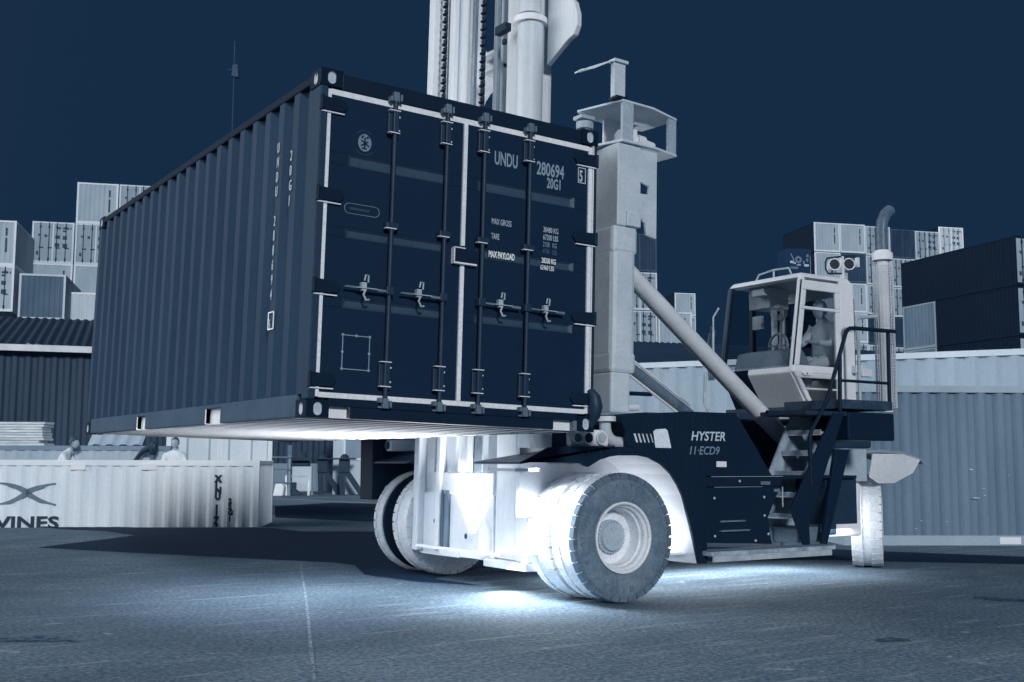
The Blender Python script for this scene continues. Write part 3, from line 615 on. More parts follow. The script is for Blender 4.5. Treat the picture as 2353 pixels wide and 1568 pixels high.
MB().lathe((3.44, 1.05, 1.63), (0, 0, 1), [(0, 0), (0, .1), (.045, .1), (.045, 0)], 20).build('flange', M_pale, truck, smooth=30)
o = MB(); o.box((3.05, 4.5, 1.38), (3.4, 4.62, 1.51)).build('lamp_bracket', M_white, truck, bevel=.02)
o = MB(); o.lathe((3.046, 4.56, 1.445), (-1, 0, 0), [(0, .045), (.02, .045), (.022, 0)], 16).build('headlamp', M_dark, truck)

# ---- mast (tilted frame)
def mm(): return MB(CF)
Mmast = mat('mast_steel', .86, .95, scale=1.5, rough=.45, stretch=(1, 1, .15), fine=.03)
Mmast2 = mat('mast_steel_grey', .8, .92, scale=1.5, rough=.45, stretch=(1, 1, .15), fine=.03)
xm = 3.12
# left upright: outer channel and inner channel
u = mm(); u.box((xm, 3.70, -1.18), (xm+.30, 3.98, 7.5)).box((xm-.10, 3.86, -1.18), (xm, 3.98, 7.5)); u.build('mast_upright', Mmast, truck, bevel=.02)
u = mm(); u.box((xm+.04, 3.30, -1.16), (xm+.26, 3.60, 7.8)).box((xm-.04, 3.50, -1.16), (xm+.04, 3.60, 7.8)); u.build('inner_upright', Mmast, truck, bevel=.02)
# right upright, cylinder rod in front of it
u = mm(); u.box((xm+.02, 2.08, -1.18), (xm+.34, 2.52, 7.5)); u.build('mast_upright', Mmast, truck, bevel=.06)
u = mm(); u.box((xm-.02, 1.86, -1.18), (xm+.26, 2.06, 1.2)); u.build('upright_flange', Mmast2, truck, bevel=.02)
u = mm(); u.box((xm-.06, 1.82, -1.25), (xm+.34, 2.56, -1.18)).build('mast_foot', M_pale, truck, bevel=.01)
cyl = mm(); cyl.tube([(xm+.0, 2.02, 1.0), (xm, 2.02, 4.27)], .135, 24); cyl.build('lift_cylinder', Mmast2, truck, smooth=40)
cyl = mm(); cyl.tube([(xm, 2.04, 4.3), (xm, 2.04, 7.5)], .115, 24); cyl.build('lift_rod', Mmast2, truck, smooth=40)
col = mm(); col.lathe((xm, 2.03, 4.19), (0, 0, 1), [(0, .10), (.0, .175), (.06, .175), (.075, .15), (.09, .10)], 24); col.build('collar', M_white, truck, smooth=30)
col = mm(); col.box((xm-.18, 2.22, 4.16), (xm-.1, 2.42, 4.25)).box((xm-.16, 2.26, 4.03), (xm-.12, 2.31, 4.09)); build_each(col, 'collar_clamp', M_navy, truck, bevel=.01)
ear = mm(); pr = []
for (y, z) in ((1.95, 4.62), (1.86, 4.52), (1.60, 4.40), (1.50, 4.30), (1.45, 4.16), (1.45, 4.04), (1.50, 3.96), (1.60, 3.94), (1.95, 3.78)): pr.append((xm+.16, y, z))
ear.prism(pr, (.06, 0, 0)); ear.build('mast_ear', Mmast2, truck, bevel=.01)
# cross plates between the uprights
cp = mm(); pts = [(3.32, 3.45), (3.32, 4.55), (3.30, 4.42), (3.24, 4.34), (3.16, 4.30), (3.0, 4.29), (2.80, 4.30), (2.52, 4.30), (2.52, 4.0), (2.80, 4.0), (3.0, 3.86), (3.14, 3.82), (3.24, 3.76), (3.30, 3.66)]
cp.prism([(xm+.2, y, z) for y, z in pts], (.05, 0, 0)); cp.build('cross_plate', M_pale, truck, bevel=.006)
cp = mm(); cp.box((xm+.12, 2.7, 3.98), (xm+.2, 3.05, 4.02)).box((xm+.12, 2.75, 4.14), (xm+.2, 3.1, 4.2)); build_each(cp, 'cross_rib', M_mid, truck)
MBx = mm(); MBx.box((xm+.06, 2.70, -1.2), (xm+.2, 2.81, 7.5)); MBx.build('inner_upright', Mmast2, truck, bevel=.01)
# lift chains
def chain(y, name):
    c = mm(); z = 2.4
    while z < 6.2:
        c.box((xm-.06, y-.035, z), (xm-.045, y-.012, z+.072)); c.box((xm-.06, y+.012, z), (xm-.045, y+.035, z+.072)); c.box((xm-.05, y-.02, z+.055), (xm-.04, y+.02, z+.10)); c.tube([(xm-.062, y-.045, z+.02), (xm-.062, y+.045, z+.02)], .014, 6)
        z += .09
    c.build(name, M_navy, truck)
chain(3.66, 'lift_chain'); chain(2.83, 'lift_chain')
for y in (3.14, 2.92): h = mm(); h.tube([(xm-.02, y, 2.4), (xm-.02, y, 6.3)], .013, 8); build_each(h, 'hydraulic_hose', M_mid, truck, smooth=50)
h = mm(); h.tube([(xm-.02, 3.03, 2.4), (xm-.02, 3.03, 6.3)], .011, 8).tube([(xm-.02, 3.055, 2.4), (xm-.02, 3.055, 6.3)], .006, 6); build_each(h, 'hydraulic_hose', M_slate, truck, smooth=50)
h = mm(); h.tube([(xm+.02, 2.635, 2.3), (xm+.02, 2.635, 6.3)], .02, 8); h.build('guide_rod', M_slate, truck, smooth=50)
# lower mast: plates between the uprights below the container
lp = mm(); lp.box((xm+.02, 2.52, -1.18), (xm+.08, 3.98, -.56)); lp.box((xm+.0, 2.5, -.56), (xm+.08, 3.98, -.33)); lp.build('lower_cross_plate', M_pale, truck, bevel=.01)
lp = mm(); lp.box((xm-.06, 3.94, -1.18), (xm+.06, 4.05, 1.2)); lp.build('upright_flange', Mmast, truck, bevel=.01)
lp = mm(); lp.box((xm-.01, 3.36, -1.15), (xm+.02, 3.44, -.52)).box((xm-.01, 3.47, -1.15), (xm+.02, 3.5, -.52)); build_each(lp, 'plate_slot', M_slate, truck)
lp = mm(); lp.prism([(xm-.03, 2.64+.10*math.cos(2*math.pi*k/20), -1.0+.19*math.sin(2*math.pi*k/20)) for k in range(20)], (.06, 0, 0)); lp.build('plate_boss', M_white, truck, bevel=.02)
lp = mm(); lp.box((xm-.02, 3.50, -1.2), (xm+.03, 3.95, -.55)); lp.build('plate_inset', Mmast2, truck)
lp = mm(); lp.box((xm-.02, 3.1, -1.21), (xm+.1, 3.9, -1.15)).box((xm-.01, 2.6, -1.20), (xm+.1, 3.1, -1.14)); build_each(lp, 'plate_lip', M_white, truck, bevel=.006)
lp = mm(); lp.lathe((xm-.031, 2.95, -.98), (-1, 0, 0), [(0, .03), (.004, 0)], 12).lathe((xm-.031, 3.6, -.85), (-1, 0, 0), [(0, .025), (.004, 0)], 12); build_each(lp, 'bolt_hole', M_navy, truck)
lp = mm(); lp.tube([(xm+.15, 3.72, -.9), (xm+.15, 3.72, 1.2)], .11, 16); lp.build('lift_cylinder', M_pale, truck, smooth=40)
lp = mm(); lp.box((xm+.2, 3.05, -.33), (xm+.25, 3.20, 1.0)); lp.build('hose_guide', M_mid, truck)
for y in (1.3, 4.75): c = MB(); c.tube([(3.16, y, .95), (3.2, y+.1, .9), (3.3, y+.3, .8)], .05, 8); c.build('brake_hose', M_mid, truck, smooth=50)

# ---- side spreader leg beside the doors (tilted frame)
Msp = mat('spreader_steel', .70, .82, scale=3.5, rough=.5, contrast=(.3, .75), bscale=40, fine=.03, g=1.15)
yl = .06
s_ = mm(); s_.box((2.66, yl, .165), (2.86, yl+.36, .50)).build('spreader_foot', Msp, truck, bevel=.02)
s_ = mm(); s_.box((2.655, yl-.008, .49), (2.905, yl+.40, 1.70)).build('spreader_leg', Msp, truck, bevel=.045)
s_ = mm(); build_each(s_.box((2.65, yl-.013, .49), (2.91, yl+.41, .67)).box((2.65, yl-.013, 1.48), (2.915, yl+.41, 1.72)), 'leg_sleeve', Msp, truck, bevel=.035)
s_ = mm(); s_.box((2.70, yl+.0, 1.72), (2.95, yl+.34, 2.42)).box((2.79, yl-.02, 1.72), (2.94, yl, 1.85)).build('leg_upper', Msp, truck, bevel=.03)
pl_ = mm(); pl_.prism([(2.945, yl, 2.40), (3.125, yl, 2.40), (3.125, yl, 1.655), (3.015, yl, 1.675), (3.0, yl, 1.78), (2.945, yl, 1.82), (2.945, yl, 2.02), (3.03, yl, 2.025), (3.04, yl, 2.10), (2.945, yl, 2.12)], (0, .025, 0)); pl_.build('side_plate', Msp, truck, bevel=.003)
s_ = mm(); s_.tube([(2.85, yl+.1, .22), (3.02, yl+.1, .23)], .03, 12); s_.build('foot_pin', M_pale, truck, smooth=40)
# head box with open sides
hx = mm()
hx.prism([(2.60, yl+.42, 2.43), (2.73, yl-.02, 2.43), (3.05, yl-.04, 2.42), (3.33, yl-.02, 2.40), (3.33, yl+.45, 2.42), (2.75, yl+.55, 2.43)], (0, 0, .022)); hx.build('head_plate', Msp, truck, bevel=.004)
hx = mm(); hx.prism([(2.58, yl+.42, 2.76), (2.73, yl-.02, 2.775), (3.05, yl-.04, 2.76), (3.33, yl-.02, 2.72), (3.33, yl+.45, 2.74), (2.75, yl+.55, 2.77)], (0, 0, .02)); hx.build('head_plate', Msp, truck, bevel=.004)
hx = mm(); hx.prism([(2.735, yl-.015, 2.45), (2.84, yl-.025, 2.45), (2.84, yl-.025, 2.775), (2.735, yl-.015, 2.775)], (0, .03, 0)); hx.build('head_post', mat('spreader_grey', .55, .66, g=1.15), truck)
hx = mm(); hx.prism([(3.24, yl-.015, 2.42), (3.325, yl-.015, 2.42), (3.325, yl-.015, 2.73), (3.24, yl-.015, 2.73)], (0, .03, 0)); hx.build('head_post', mat('spreader_grey', .55, .66), truck)
hx = mm(); hx.box((2.86, yl+.40, 2.45), (3.10, yl+.42, 2.77)).box((3.10, yl+.40, 2.66), (3.2, yl+.42, 2.76)); hx.build('head_back', M_pale, truck)
hx = mm(); hx.tube([(2.86, yl+.2, 2.56), (3.25, yl+.22, 2.52)], .05, 14).tube([(3.05, yl+.2, 2.54), (3.13, yl+.2, 2.535)], .062, 14).box((2.98, yl+.14, 2.5), (3.02, yl+.26, 2.62)); hx.build('clamp_cylinder', M_pale, truck, smooth=35)
hx = mm(); hx.tube([(2.62, yl+.36, 2.47), (2.62, yl+.36, 2.52)], .10, 18).tube([(2.62, yl+.36, 2.52), (2.62, yl+.36, 2.64)], .055, 16).tube([(2.62, yl+.36, 2.6), (2.62, yl+.36, 2.66)], .075, 16).box((2.54, yl+.3, 2.68), (2.68, yl+.42, 2.71)); hx.build('twist_lock', M_mid, truck, smooth=35)
hx = mm(); hx.box((2.48, yl+.33, 2.42), (2.62, yl+.43, 2.46)).tube([(2.48, yl+.36, 2.40), (2.48, yl+.36, 2.46)], .05, 12); hx.build('lock_hook', M_pale, truck, bevel=.01)
hx = mm(); hx.box((2.66, yl-.02, 2.795), (2.78, yl+.09, 2.815)); hx.build('pole_base', M_navy, truck)
pole = mm(); pole.box((2.665, yl+.02, 2.81), (2.785, yl+.07, 3.125)); pole.build('marker_pole', Msp, truck, bevel=.004)
pole = mm(); pole.box((2.655, yl+.0, 3.115), (2.80, yl+.085, 3.14)).prism([(2.67, yl+.02, 3.13), (2.67, yl+.06, 3.13), (2.52, yl+.18, 3.07), (2.42, yl+.25, 3.02), (2.43, yl+.17, 3.03), (2.53, yl+.12, 3.055)], (0, 0, .012)); pole.build('marker_arm', Msp, truck)
# spreader beam along the container side (mostly hidden behind it)
s_ = mm(); s_.box((2.62, .4, 2.02), (2.92, 5.66, 2.40)).build('spreader_beam', M_pale, truck, bevel=.02)
s_ = mm(); s_.box((2.655, 5.6, .49), (2.905, 6.0, 2.42)).build('spreader_leg', Msp, truck, bevel=.045)
# ---- tilt cylinders
Mrod = mat('rod_paint', .84, .92, rough=.35, fine=.02)
def rod(y, x0, z0, x1, z1, r, mt_=Mrod):
    c = MB(); c.tube([(x0, y, z0), (x1, y, z1)], r, 24); return c.build('tilt_cylinder', mt_, truck, smooth=40)
rod(1.75, 3.4, 3.86, 6.62, 1.455, .095)
e = MB(); e.lathe((6.66, 1.68, 1.42), (0, 1, 0), [(0, 0), (0, .11), (.14, .11), (.14, 0)], 20); e.build('cylinder_eye', M_pale, truck, smooth=30)
e = MB(); e.tube([(6.60, 1.60, 1.62), (6.60, 1.9, 1.62)], .05, 12); e.build('eye_pin', M_white, truck)
rod(4.3, 3.4, 4.2, 7.45, 1.9, .08, M_slate)
c = MB(); c.tube([(3.4, 4.26, 4.08), (7.35, 4.26, 1.84)], .018, 8).tube([(3.4, 4.22, 4.28), (7.4, 4.22, 2.02)], .016, 8); build_each(c, 'cylinder_pipe', M_pale, truck)

# ---- rear: ladder, boxes, fender, rails
Mstep = mat('galvanised_step', .45, .68, g=1.2, scale=7, rough=.4, bscale=30)
sp = MB(); sp.box((4.5, .80, .385), (6.22, 1.0, .425)).build('running_board', Mstep, truck, bevel=.004)
n_ = MB()
for k in range(60): n_.tube([(4.52+k*.028, .80, .427), (4.52+k*.028, 1.0, .427)], .006, 4)
n_.build('tread_ribs', M_slate, truck)
MB().box((4.52, .79, .33), (6.15, .81, .385)).build('board_lip', M_mid, truck)
lad = MB(); lad.prism([(5.72, .93, .80), (5.90, .93, .43), (5.99, .93, .43), (5.98, .93, .68), (6.06, .93, .82), (6.56, .93, 1.78), (6.40, .93, 1.78)], (0, .03, 0)); lad.build('stringer', M_navy, truck, bevel=.004)
lad = MB(); lad.prism([(5.72, 1.42, .80), (5.86, 1.42, .43), (6.6, 1.42, .43), (6.75, 1.42, .8), (7.1, 1.42, 1.78), (6.30, 1.42, 1.78)], (0, .02, 0)); lad.build('stringer', mat('galvanised_plate', .36, .62, g=1.3, scale=3, rough=.4), truck)
for k in range(5):
    z = .70+k*.215; x = 5.80+k*.105
    st = MB(); st.box((x, .96, z), (x+.2, 1.42, z+.025)); st.box((x, .96, z+.025), (x+.012, 1.42, z+.045)); st.build('step', Mstep, truck, bevel=.003)
    st = MB(); st.box((x+.005, .965, z-.012), (x+.012, 1.415, z)); st.build('step_edge', M_pale, truck)
ps = MB(); ps.prism([(6.17, .94, .41), (6.25, .94, .41), (6.64, .94, 1.40), (6.42, .94, 1.40)], (0, .04, 0)); ps.build('rear_stringer', M_navy, truck, bevel=.004)
MB().box((6.32, 1.0, .62), (6.8, 1.4, 1.1)).build('step_box', M_dark, truck)
MB().box((5.95, 1.05, .44), (6.3, 1.41, .60)).build('step_box', M_slate, truck, bevel=.02)
MB().box((6.0, .95, 1.755), (6.66, 1.6, 1.80)).build('platform', M_dark, truck, bevel=.005)
MB().box((6.62, .93, 1.50), (7.38, 1.7, 1.80)).build('tool_box', M_navy, truck, bevel=.02)
MB().box((6.50, .92, 1.83), (7.34, 1.72, 1.93)).build('box_lid', mat('mottled_lid', .06, .16, scale=9, rough=.6, contrast=(.4, .6)), truck, bevel=.006)
fd = MB(); prof = [(7.2, 1.36), (7.7, 1.40), (8.2, 1.42), (8.6, 1.40), (8.95, 1.32), (9.0, 1.28)]
for a, b in zip(prof, prof[1:]): fd.hexa([(a[0], 1.78, a[1]-.03), (b[0], 1.78, b[1]-.03), (b[0], 2.5, b[1]-.03), (a[0], 2.5, a[1]-.03), (a[0], 1.78, a[1]), (b[0], 1.78, b[1]), (b[0], 2.5, b[1]), (a[0], 2.5, a[1])])
fd.build('rear_fender', mat('rear_fender_grey', .5, .62), truck, smooth=30)
fd = MB(); fd.prism([(8.05, 1.77, 1.37), (8.6, 1.77, 1.37), (8.93, 1.77, 1.30), (8.78, 1.77, 1.14), (8.42, 1.77, 1.02), (8.15, 1.77, 1.02), (7.98, 1.77, 1.1)], (0, .02, 0)); fd.build('mud_flap', M_pale, truck, bevel=.004)
MB().box((6.95, 1.72, .42), (7.75, 1.80, 1.03)).build('battery_box', M_white, truck, bevel=.03)
MB().box((7.1, 1.71, .8), (7.16, 1.72, .84)).box((7.12, 1.71, .55), (7.2, 1.72, .66)).build('box_label', M_slate, truck)
fd = MB(); fd.box((7.1, 1.75, 1.05), (7.9, 1.8, 1.42)); fd.build('fender_panel', mat('rear_fender_panel', .58, .68, g=1.2), truck)
# handrails
def rail(pts, r=.022, mt_=M_navy, name='handrail'):
    o = []; P = [Vector(p) for p in pts]
    o.append(P[0])
    for i in range(1, len(P)-1):
        a = (P[i-1]-P[i]); b = (P[i+1]-P[i]); k = min(.09, a.length*.4, b.length*.4); a.normalize(); b.normalize()
        p0, p1 = P[i]+a*k, P[i]+b*k
        for t in (0, .25, .5, .75, 1): o.append((p0*(1-t)+P[i]*t)*(1-t)+(P[i]*(1-t)+p1*t)*t)
    o.append(P[-1]); c = MB(); c.tube(o, r, 10); return c.build(name, mt_, truck, smooth=50)
rail([(6.03, .935, 1.02), (6.02, .935, 1.55), (6.30, .935, 1.9), (6.65, .935, 2.70), (7.44, .935, 2.71)])
rail([(6.50, .935, 1.80), (6.52, .935, 2.40)])
rail([(7.33, .95, 1.93), (7.34, .95, 2.70)]); rail([(6.51, .95, 2.13), (7.34, .95, 2.13)], .016)
rail([(6.0, 1.5, 1.80), (6.5, 1.5, 1.80)], .02)
rail([(8.0, 1.9, 1.9), (8.0, 1.9, 2.8), (7.95, 1.9, 3.0), (8.35, 1.9, 3.05)], .022, M_mid)
# far side handrails (seen beyond the hood)
rail([(6.3, 4.9, 1.7), (6.35, 4.9, 2.55), (5.6, 4.9, 1.72)], .03); rail([(6.35, 4.9, 2.2), (7.3, 4.9, 2.2)], .03)
# ---- exhaust stack
ex = MB(); ex.tube([(8.88, 2.2, 3.95), (8.88, 2.2, 4.22), (8.90, 2.2, 4.35), (8.97, 2.2, 4.46), (9.06, 2.2, 4.52)], .075, 18); ex.build('exhaust_pipe', mat('dull_pipe', .24, .42, scale=2, rough=.4), truck, smooth=40)
ex = MB(); ex.lathe((8.88, 2.2, 3.84), (0, 0, 1), [(0, .12), (.0, .13), (.09, .13), (.1, .12), (.13, .09)], 20); ex.build('pipe_clamp', M_white, truck, smooth=40)
ex = MB(); ex.tube([(8.88, 2.2, 1.9), (8.88, 2.2, 3.84)], .07, 16); ex.build('silencer', M_pale, truck, smooth=40)
gd = MB(); gr = .122
for k in range(22):
    a = 2*math.pi*k/22; p = Vector((8.88+gr*math.cos(a), 2.2+gr*math.sin(a), 0)); gd.bar((p.x, p.y, 1.95), (p.x, p.y, 3.78), .006, .006)
for z in range(48):
    zz = 1.95+z*.039; pts = [(8.88+gr*math.cos(2*math.pi*k/22), 2.2+gr*math.sin(2*math.pi*k/22), zz) for k in range(23)]
    for p, q in zip(pts, pts[1:]): gd.bar(p, q, .010, .004)
gd.build('heat_guard', M_pale, truck)
# ---- cab
y0, y1 = 2.2, 3.45
def xf(z): return 7.47-.30*(z-1.88)/.45 if z < 2.33 else 7.17+.20*(z-2.33)/1.21       # front profile
def front_panel(z0, z1, ya, yb, mt_, name, out=0, th=.03, **k):
    c = MB(); c.hexa([(xf(z0)-out, ya, z0), (xf(z0)+th-out, ya, z0), (xf(z0)+th-out, yb, z0), (xf(z0)-out, yb, z0), (xf(z1)-out, ya, z1), (xf(z1)+th-out, ya, z1), (xf(z1)+th-out, yb, z1), (xf(z1)-out, yb, z1)]); return c.build(name, mt_, truck, **k)
front_panel(1.88, 2.33, y0+.03, 2.93, M_cab, 'front_panel', bevel=.01)
front_panel(1.88, 2.40, 2.935, y1-.03, M_navy, 'lower_window', bevel=.01)
front_panel(2.33, 2.40, y0+.03, 2.93, M_cab, 'windscreen_sill', bevel=.01)
front_panel(2.42, 3.46, y0+.07, y1-.07, M_glass, 'windscreen', out=-.01, th=.006)
front_panel(2.33, 3.50, y0, y0+.07, M_cab, 'pillar', out=0, th=.08, bevel=.02)
front_panel(2.33, 3.50, y1-.07, y1, M_dark, 'pillar', out=0, th=.08, bevel=.02)
front_panel(2.42, 3.46, y0-.006, y0-.002, M_navy, 'door_seal', out=.004, th=.02)
rf = MB(); rf.hexa([(7.36, y0, 3.49), (8.30, y0, 3.49), (8.30, y1, 3.49), (7.36, y1, 3.49), (7.42, y0+.05, 3.56), (8.24, y0+.05, 3.56), (8.24, y1-.05, 3.56), (7.42, y1-.05, 3.56)]); rf.build('roof', M_cab, truck, bevel=.03)
rr_ = MB(); rr_.tube([(7.48, 3.05, 3.56), (7.48, 3.0, 3.63), (7.48, 2.75, 3.66), (7.48, 2.5, 3.65), (7.48, 2.46, 3.57)], .012, 8).tube([(7.48, 2.75, 3.56), (7.48, 2.75, 3.66)], .012, 8); rr_.build('roof_rail', M_mid, truck, smooth=50)
# door: frame strips round three panes
def strip(z0, z1, xa0, xb0, xa1, xb1, mt_, name, th=.05, yo=0, **k):
    c = MB(); c.hexa([(xa0, y0+yo, z0), (xb0, y0+yo, z0), (xb0, y0+yo+th, z0), (xa0, y0+yo+th, z0), (xa1, y0+yo, z1), (xb1, y0+yo, z1), (xb1, y0+yo+th, z1), (xa1, y0+yo+th, z1)]); return c
door = sub('cab_door', truck)
XR = 8.04
fr_ = MB(); panes = MB()
def dstrip(z0, z1, full=False):
    global fr_
    zs = [z0]+([2.33] if z0 < 2.33 < z1 else [])+[z1]
    for a, b in zip(zs, zs[1:]):
        fa, fb = xf(a)+.03, xf(b)+.03
        segs = [(fa, XR, fb, XR)] if full else [(fa, fa+.075, fb, fb+.075), (XR-.085, XR, XR-.085, XR)]
        for q in segs:
            c = strip(a, b, q[0], q[1], q[2], q[3], M_cab, 'x', yo=-.012); k = len(fr_.v); fr_.v += c.v; fr_.f += [[i+k for i in f] for f in c.f]
        if not full:
            c = strip(a, b, fa+.075, XR-.085, fb+.075, XR-.085, M_glass, 'x', th=.004, yo=.01); k = len(panes.v); panes.v += c.v; panes.f += [[i+k for i in f] for f in c.f]
for z0, z1, full in ((1.93, 2.0, True), (2.0, 2.13, False), (2.13, 2.155, True), (2.155, 2.27, False), (2.27, 2.42, True), (2.42, 3.10, False), (3.10, 3.14, True), (3.14, 3.34, False), (3.34, 3.46, True)): dstrip(z0, z1, full)
fr_.build('door_frame', M_cab, door, bevel=.012); panes.build('pane', M_glass, door)
hd = MB(); hd.prism([(7.30, y0-.035, 2.325), (7.36, y0-.035, 2.35), (7.46, y0-.035, 2.345), (7.50, y0-.035, 2.32), (7.45, y0-.035, 2.295), (7.35, y0-.035, 2.295)], (0, .02, 0)); hd.build('door_handle', M_white, door, bevel=.006)
hd = MB(); hd.lathe((7.39, y0-.036, 2.32), (0, -1, 0), [(0, .012), (.003, 0)], 10); hd.build('keyhole', M_navy, door)
MB().box((XR+.005, y0, 1.92), (8.31, y0+.05, 3.50)).build('rear_side_panel', M_cab, truck, bevel=.02)
MB().box((8.31, y0+.02, 2.45), (8.335, y0+.04, 3.3)).build('drain_strip', M_navy, truck)
rb = MB(); rb.box((8.27, y0+.05, 1.92), (8.31, y1, 2.55)).box((8.27, y0+.05, 3.35), (8.31, y1, 3.5)).box((8.27, y1-.12, 2.55), (8.31, y1, 3.35)).box((8.27, y0+.05, 2.55), (8.31, y0+.15, 3.35)); rb.build('rear_frame', M_cab, truck)
MB().box((8.285, y0+.15, 2.55), (8.29, y1-.12, 3.35)).build('rear_window', M_glass, truck)
fsd = MB(); fsd.box((7.47, y1-.05, 1.92), (8.31, y1, 2.42)).box((7.75, y1-.05, 2.42), (7.82, y1, 3.5)).box((8.2, y1-.05, 2.42), (8.3, y1, 3.5)); fsd.build('far_side_panel', mat('cab_inner', .04, .1, g=.6), truck)
MB().box((7.30, y0+.05, 1.86), (8.30, y1, 1.93)).build('cab_floor', M_dark, truck)
MB().box((7.3, y0-.1, 1.78), (8.6, y1+.1, 1.86)).build('cab_plinth', M_pale, truck, bevel=.01)
k_ = MB(); k_.lathe((7.28, 2.12, 1.90), (0, 0, 1), [(-.05, 0), (-.04, .04), (0, .055), (.04, .04), (.05, 0)], 16); k_.build('cap', M_mid, truck, smooth=60)
# wiper and mirror arms
wp = MB(); wp.tube([(7.03, 3.38, 2.45), (7.06, 3.4, 3.1), (7.13, 3.37, 3.22)], .012, 6).tube([(7.0, 3.5, 2.4), (6.98, 3.5, 2.0), (7.05, 3.4, 1.75)], .02, 6); wp.build('mirror_arm', M_mid, truck, smooth=50)
wp = MB()
random.seed(5)
for k in range(6): y = 3.42+.02*k; wp.tube([(7.10, y, 3.0-.1*random.random()), (7.05+.03*random.random(), y, 2.7), (7.08, y, 2.3)], .008, 5)
wp.build('cable_bundle', M_slate, truck, smooth=50)
# interior
Mint = mat('cab_interior', .6, .75, rough=.7); Mint2 = mat('cab_interior_slate', .3, .4, rough=.7)
it = MB(); it.prism([(7.25, 2.35, 2.40), (7.65, 2.35, 2.40), (7.62, 2.35, 2.52), (7.5, 2.35, 2.66), (7.32, 2.35, 2.62)], (0, .9, 0)); it.build('dashboard', Mint, truck, bevel=.02)
it = MB(); ring = [(7.62+.06*math.cos(a)*.5, 2.83+.18*math.cos(a), 2.72+.15*math.sin(a)) for a in [2*math.pi*k/24 for k in range(25)]]; it.tube(ring, .018, 8).tube([(7.5, 2.83, 2.6), (7.62, 2.83, 2.72)], .03, 8).bar((7.62, 2.66, 2.72), (7.62, 3.0, 2.72), .03, .02); it.build('steering_wheel', Mint, truck, smooth=50)
it = MB(); it.box((7.95, 2.3, 2.3), (8.2, 2.85, 2.42)).hexa([(8.19, 2.3, 2.42), (8.265, 2.3, 2.42), (8.265, 2.85, 2.42), (8.19, 2.85, 2.42), (8.235, 2.33, 3.0), (8.265, 2.33, 3.0), (8.265, 2.82, 3.0), (8.235, 2.82, 3.0)]); it.build('driver_seat', Mint2, truck, bevel=.04)
it = MB(); it.tube([(7.95, 3.2, 2.4), (7.95, 3.2, 3.45)], .04, 10).tube([(7.55, 2.75, 2.62), (7.56, 2.72, 3.02)], .012, 8).box((7.53, 2.68, 3.02), (7.58, 2.74, 3.08)); it.build('cab_post', M_cab, truck)
it = MB(); it.box((7.6, 2.95, 3.22), (7.95, 3.3, 3.48)).box((7.55, 3.05, 2.95), (7.60, 3.2, 3.12)).box((7.45, 2.9, 3.36), (7.7, 3.1, 3.44)); it.build('roof_console', M_pale, truck)
it = MB(); cfan = Vector((7.52, 2.72, 3.12)); fa = Vector((-.8, -.6, 0)).normalized(); it.lathe(cfan, fa, [(-.02, .10), (.0, .105), (.02, .10)], 24)
for r_ in (.03, .055, .08): it.lathe(cfan, fa, [(.02, r_), (.024, r_), (.024, r_+.006)], 20)
for k in range(3): a = 2*math.pi*k/3; sx_ = fa.cross(Vector((0, 0, 1))); p = cfan+(sx_*math.cos(a)+Vector((0, 0, 1))*math.sin(a))*.05; it.lathe(p, fa, [(0, 0), (.0, .035), (.004, 0)], 10)
it.build('cab_fan', M_pale, truck)
# work lamps and guard frame on the roof
for p in ((8.06, 2.3, 3.71), (8.33, 2.3, 3.74)):
    o = MB(); o.lathe(p, (-.5, -.83, .1), [(-.12, .03), (-.1, .06), (.02, .075), (.06, .078), (.06, .066), (.03, .06), (.03, 0)], 24); lp_ = o.build('work_lamp', M_pale, truck, smooth=40)
    o = MB(); o.lathe(p, (-.5, -.83, .1), [(.034, .062), (.037, 0)], 24); o.build('lens', M_navy, lp_)
o = MB(); o.tube([(8.06, 2.34, 3.55), (8.06, 2.34, 3.68)], .03, 8).tube([(8.33, 2.34, 3.55), (8.33, 2.34, 3.7)], .03, 8); build_each(o, 'lamp_stalk', M_mid, truck)
gf = [(8.20, 2.3, 3.62), (7.96, 2.3, 3.60), (7.92, 2.3, 3.65), (7.92, 2.3, 3.74), (7.95, 2.3, 3.79), (8.22, 2.3, 3.84), (8.45, 2.3, 3.87), (8.50, 2.3, 3.84), (8.51, 2.3, 3.74)]
o = MB(); o.tube(gf, .012, 8); o.build('lamp_guard', M_dark, truck, smooth=50)
o = MB(); o.box((8.20, 2.28, 3.5), (8.24, 2.32, 3.84)); o.build('guard_post', M_cab, truck)
o = MB(); o.box((8.47, 2.26, 3.73), (8.51, 2.3, 3.85)).build('guard_post', M_cab, truck)
o = MB(); o.box((8.31, 2.1, 2.32), (8.5, 2.18, 2.42)).box((8.22, 2.12, 2.36), (8.34, 2.2, 2.46)); build_each(o, 'rear_lamp', M_pale, truck, bevel=.01)
# added fill lights, not real lamps: bright pool in place of the shade below
def lamp(name, loc, power, size, aim, kind='AREA', spread=180):  # makes the added fill lights only
    ld = bpy.data.lights.new(name, kind); lo = bpy.data.objects.new(name, ld); COL.objects.link(lo); lo.location = loc; ld.energy = power; ld.color = (1, .99, .97)
    if kind == 'AREA': ld.shape = 'RECTANGLE'; ld.size, ld.size_y = size; ld.spread = R(spread); lo.rotation_euler = Vector(aim).to_track_quat('-Z', 'Y').to_euler()
    else: ld.shadow_soft_size = size
    return lo
lamp('arch_fill', (4.32, 1.32, .42), 7, (.2, .5), (-.25, 0, 1))
lamp('rear_axle_fill', (7.5, 2.05, .62), 4.5, (.3, .3), (1, -.1, -.1), spread=150)
lamp('underbody_fill', (5.85, 2.2, .44), 125, (3.4, 1.5), (0, -.15, -1))
lamp('fender_fill', (2.68, 1.36, 1.17), 44, (.32, .42), (.16, -.16, -1), spread=125)
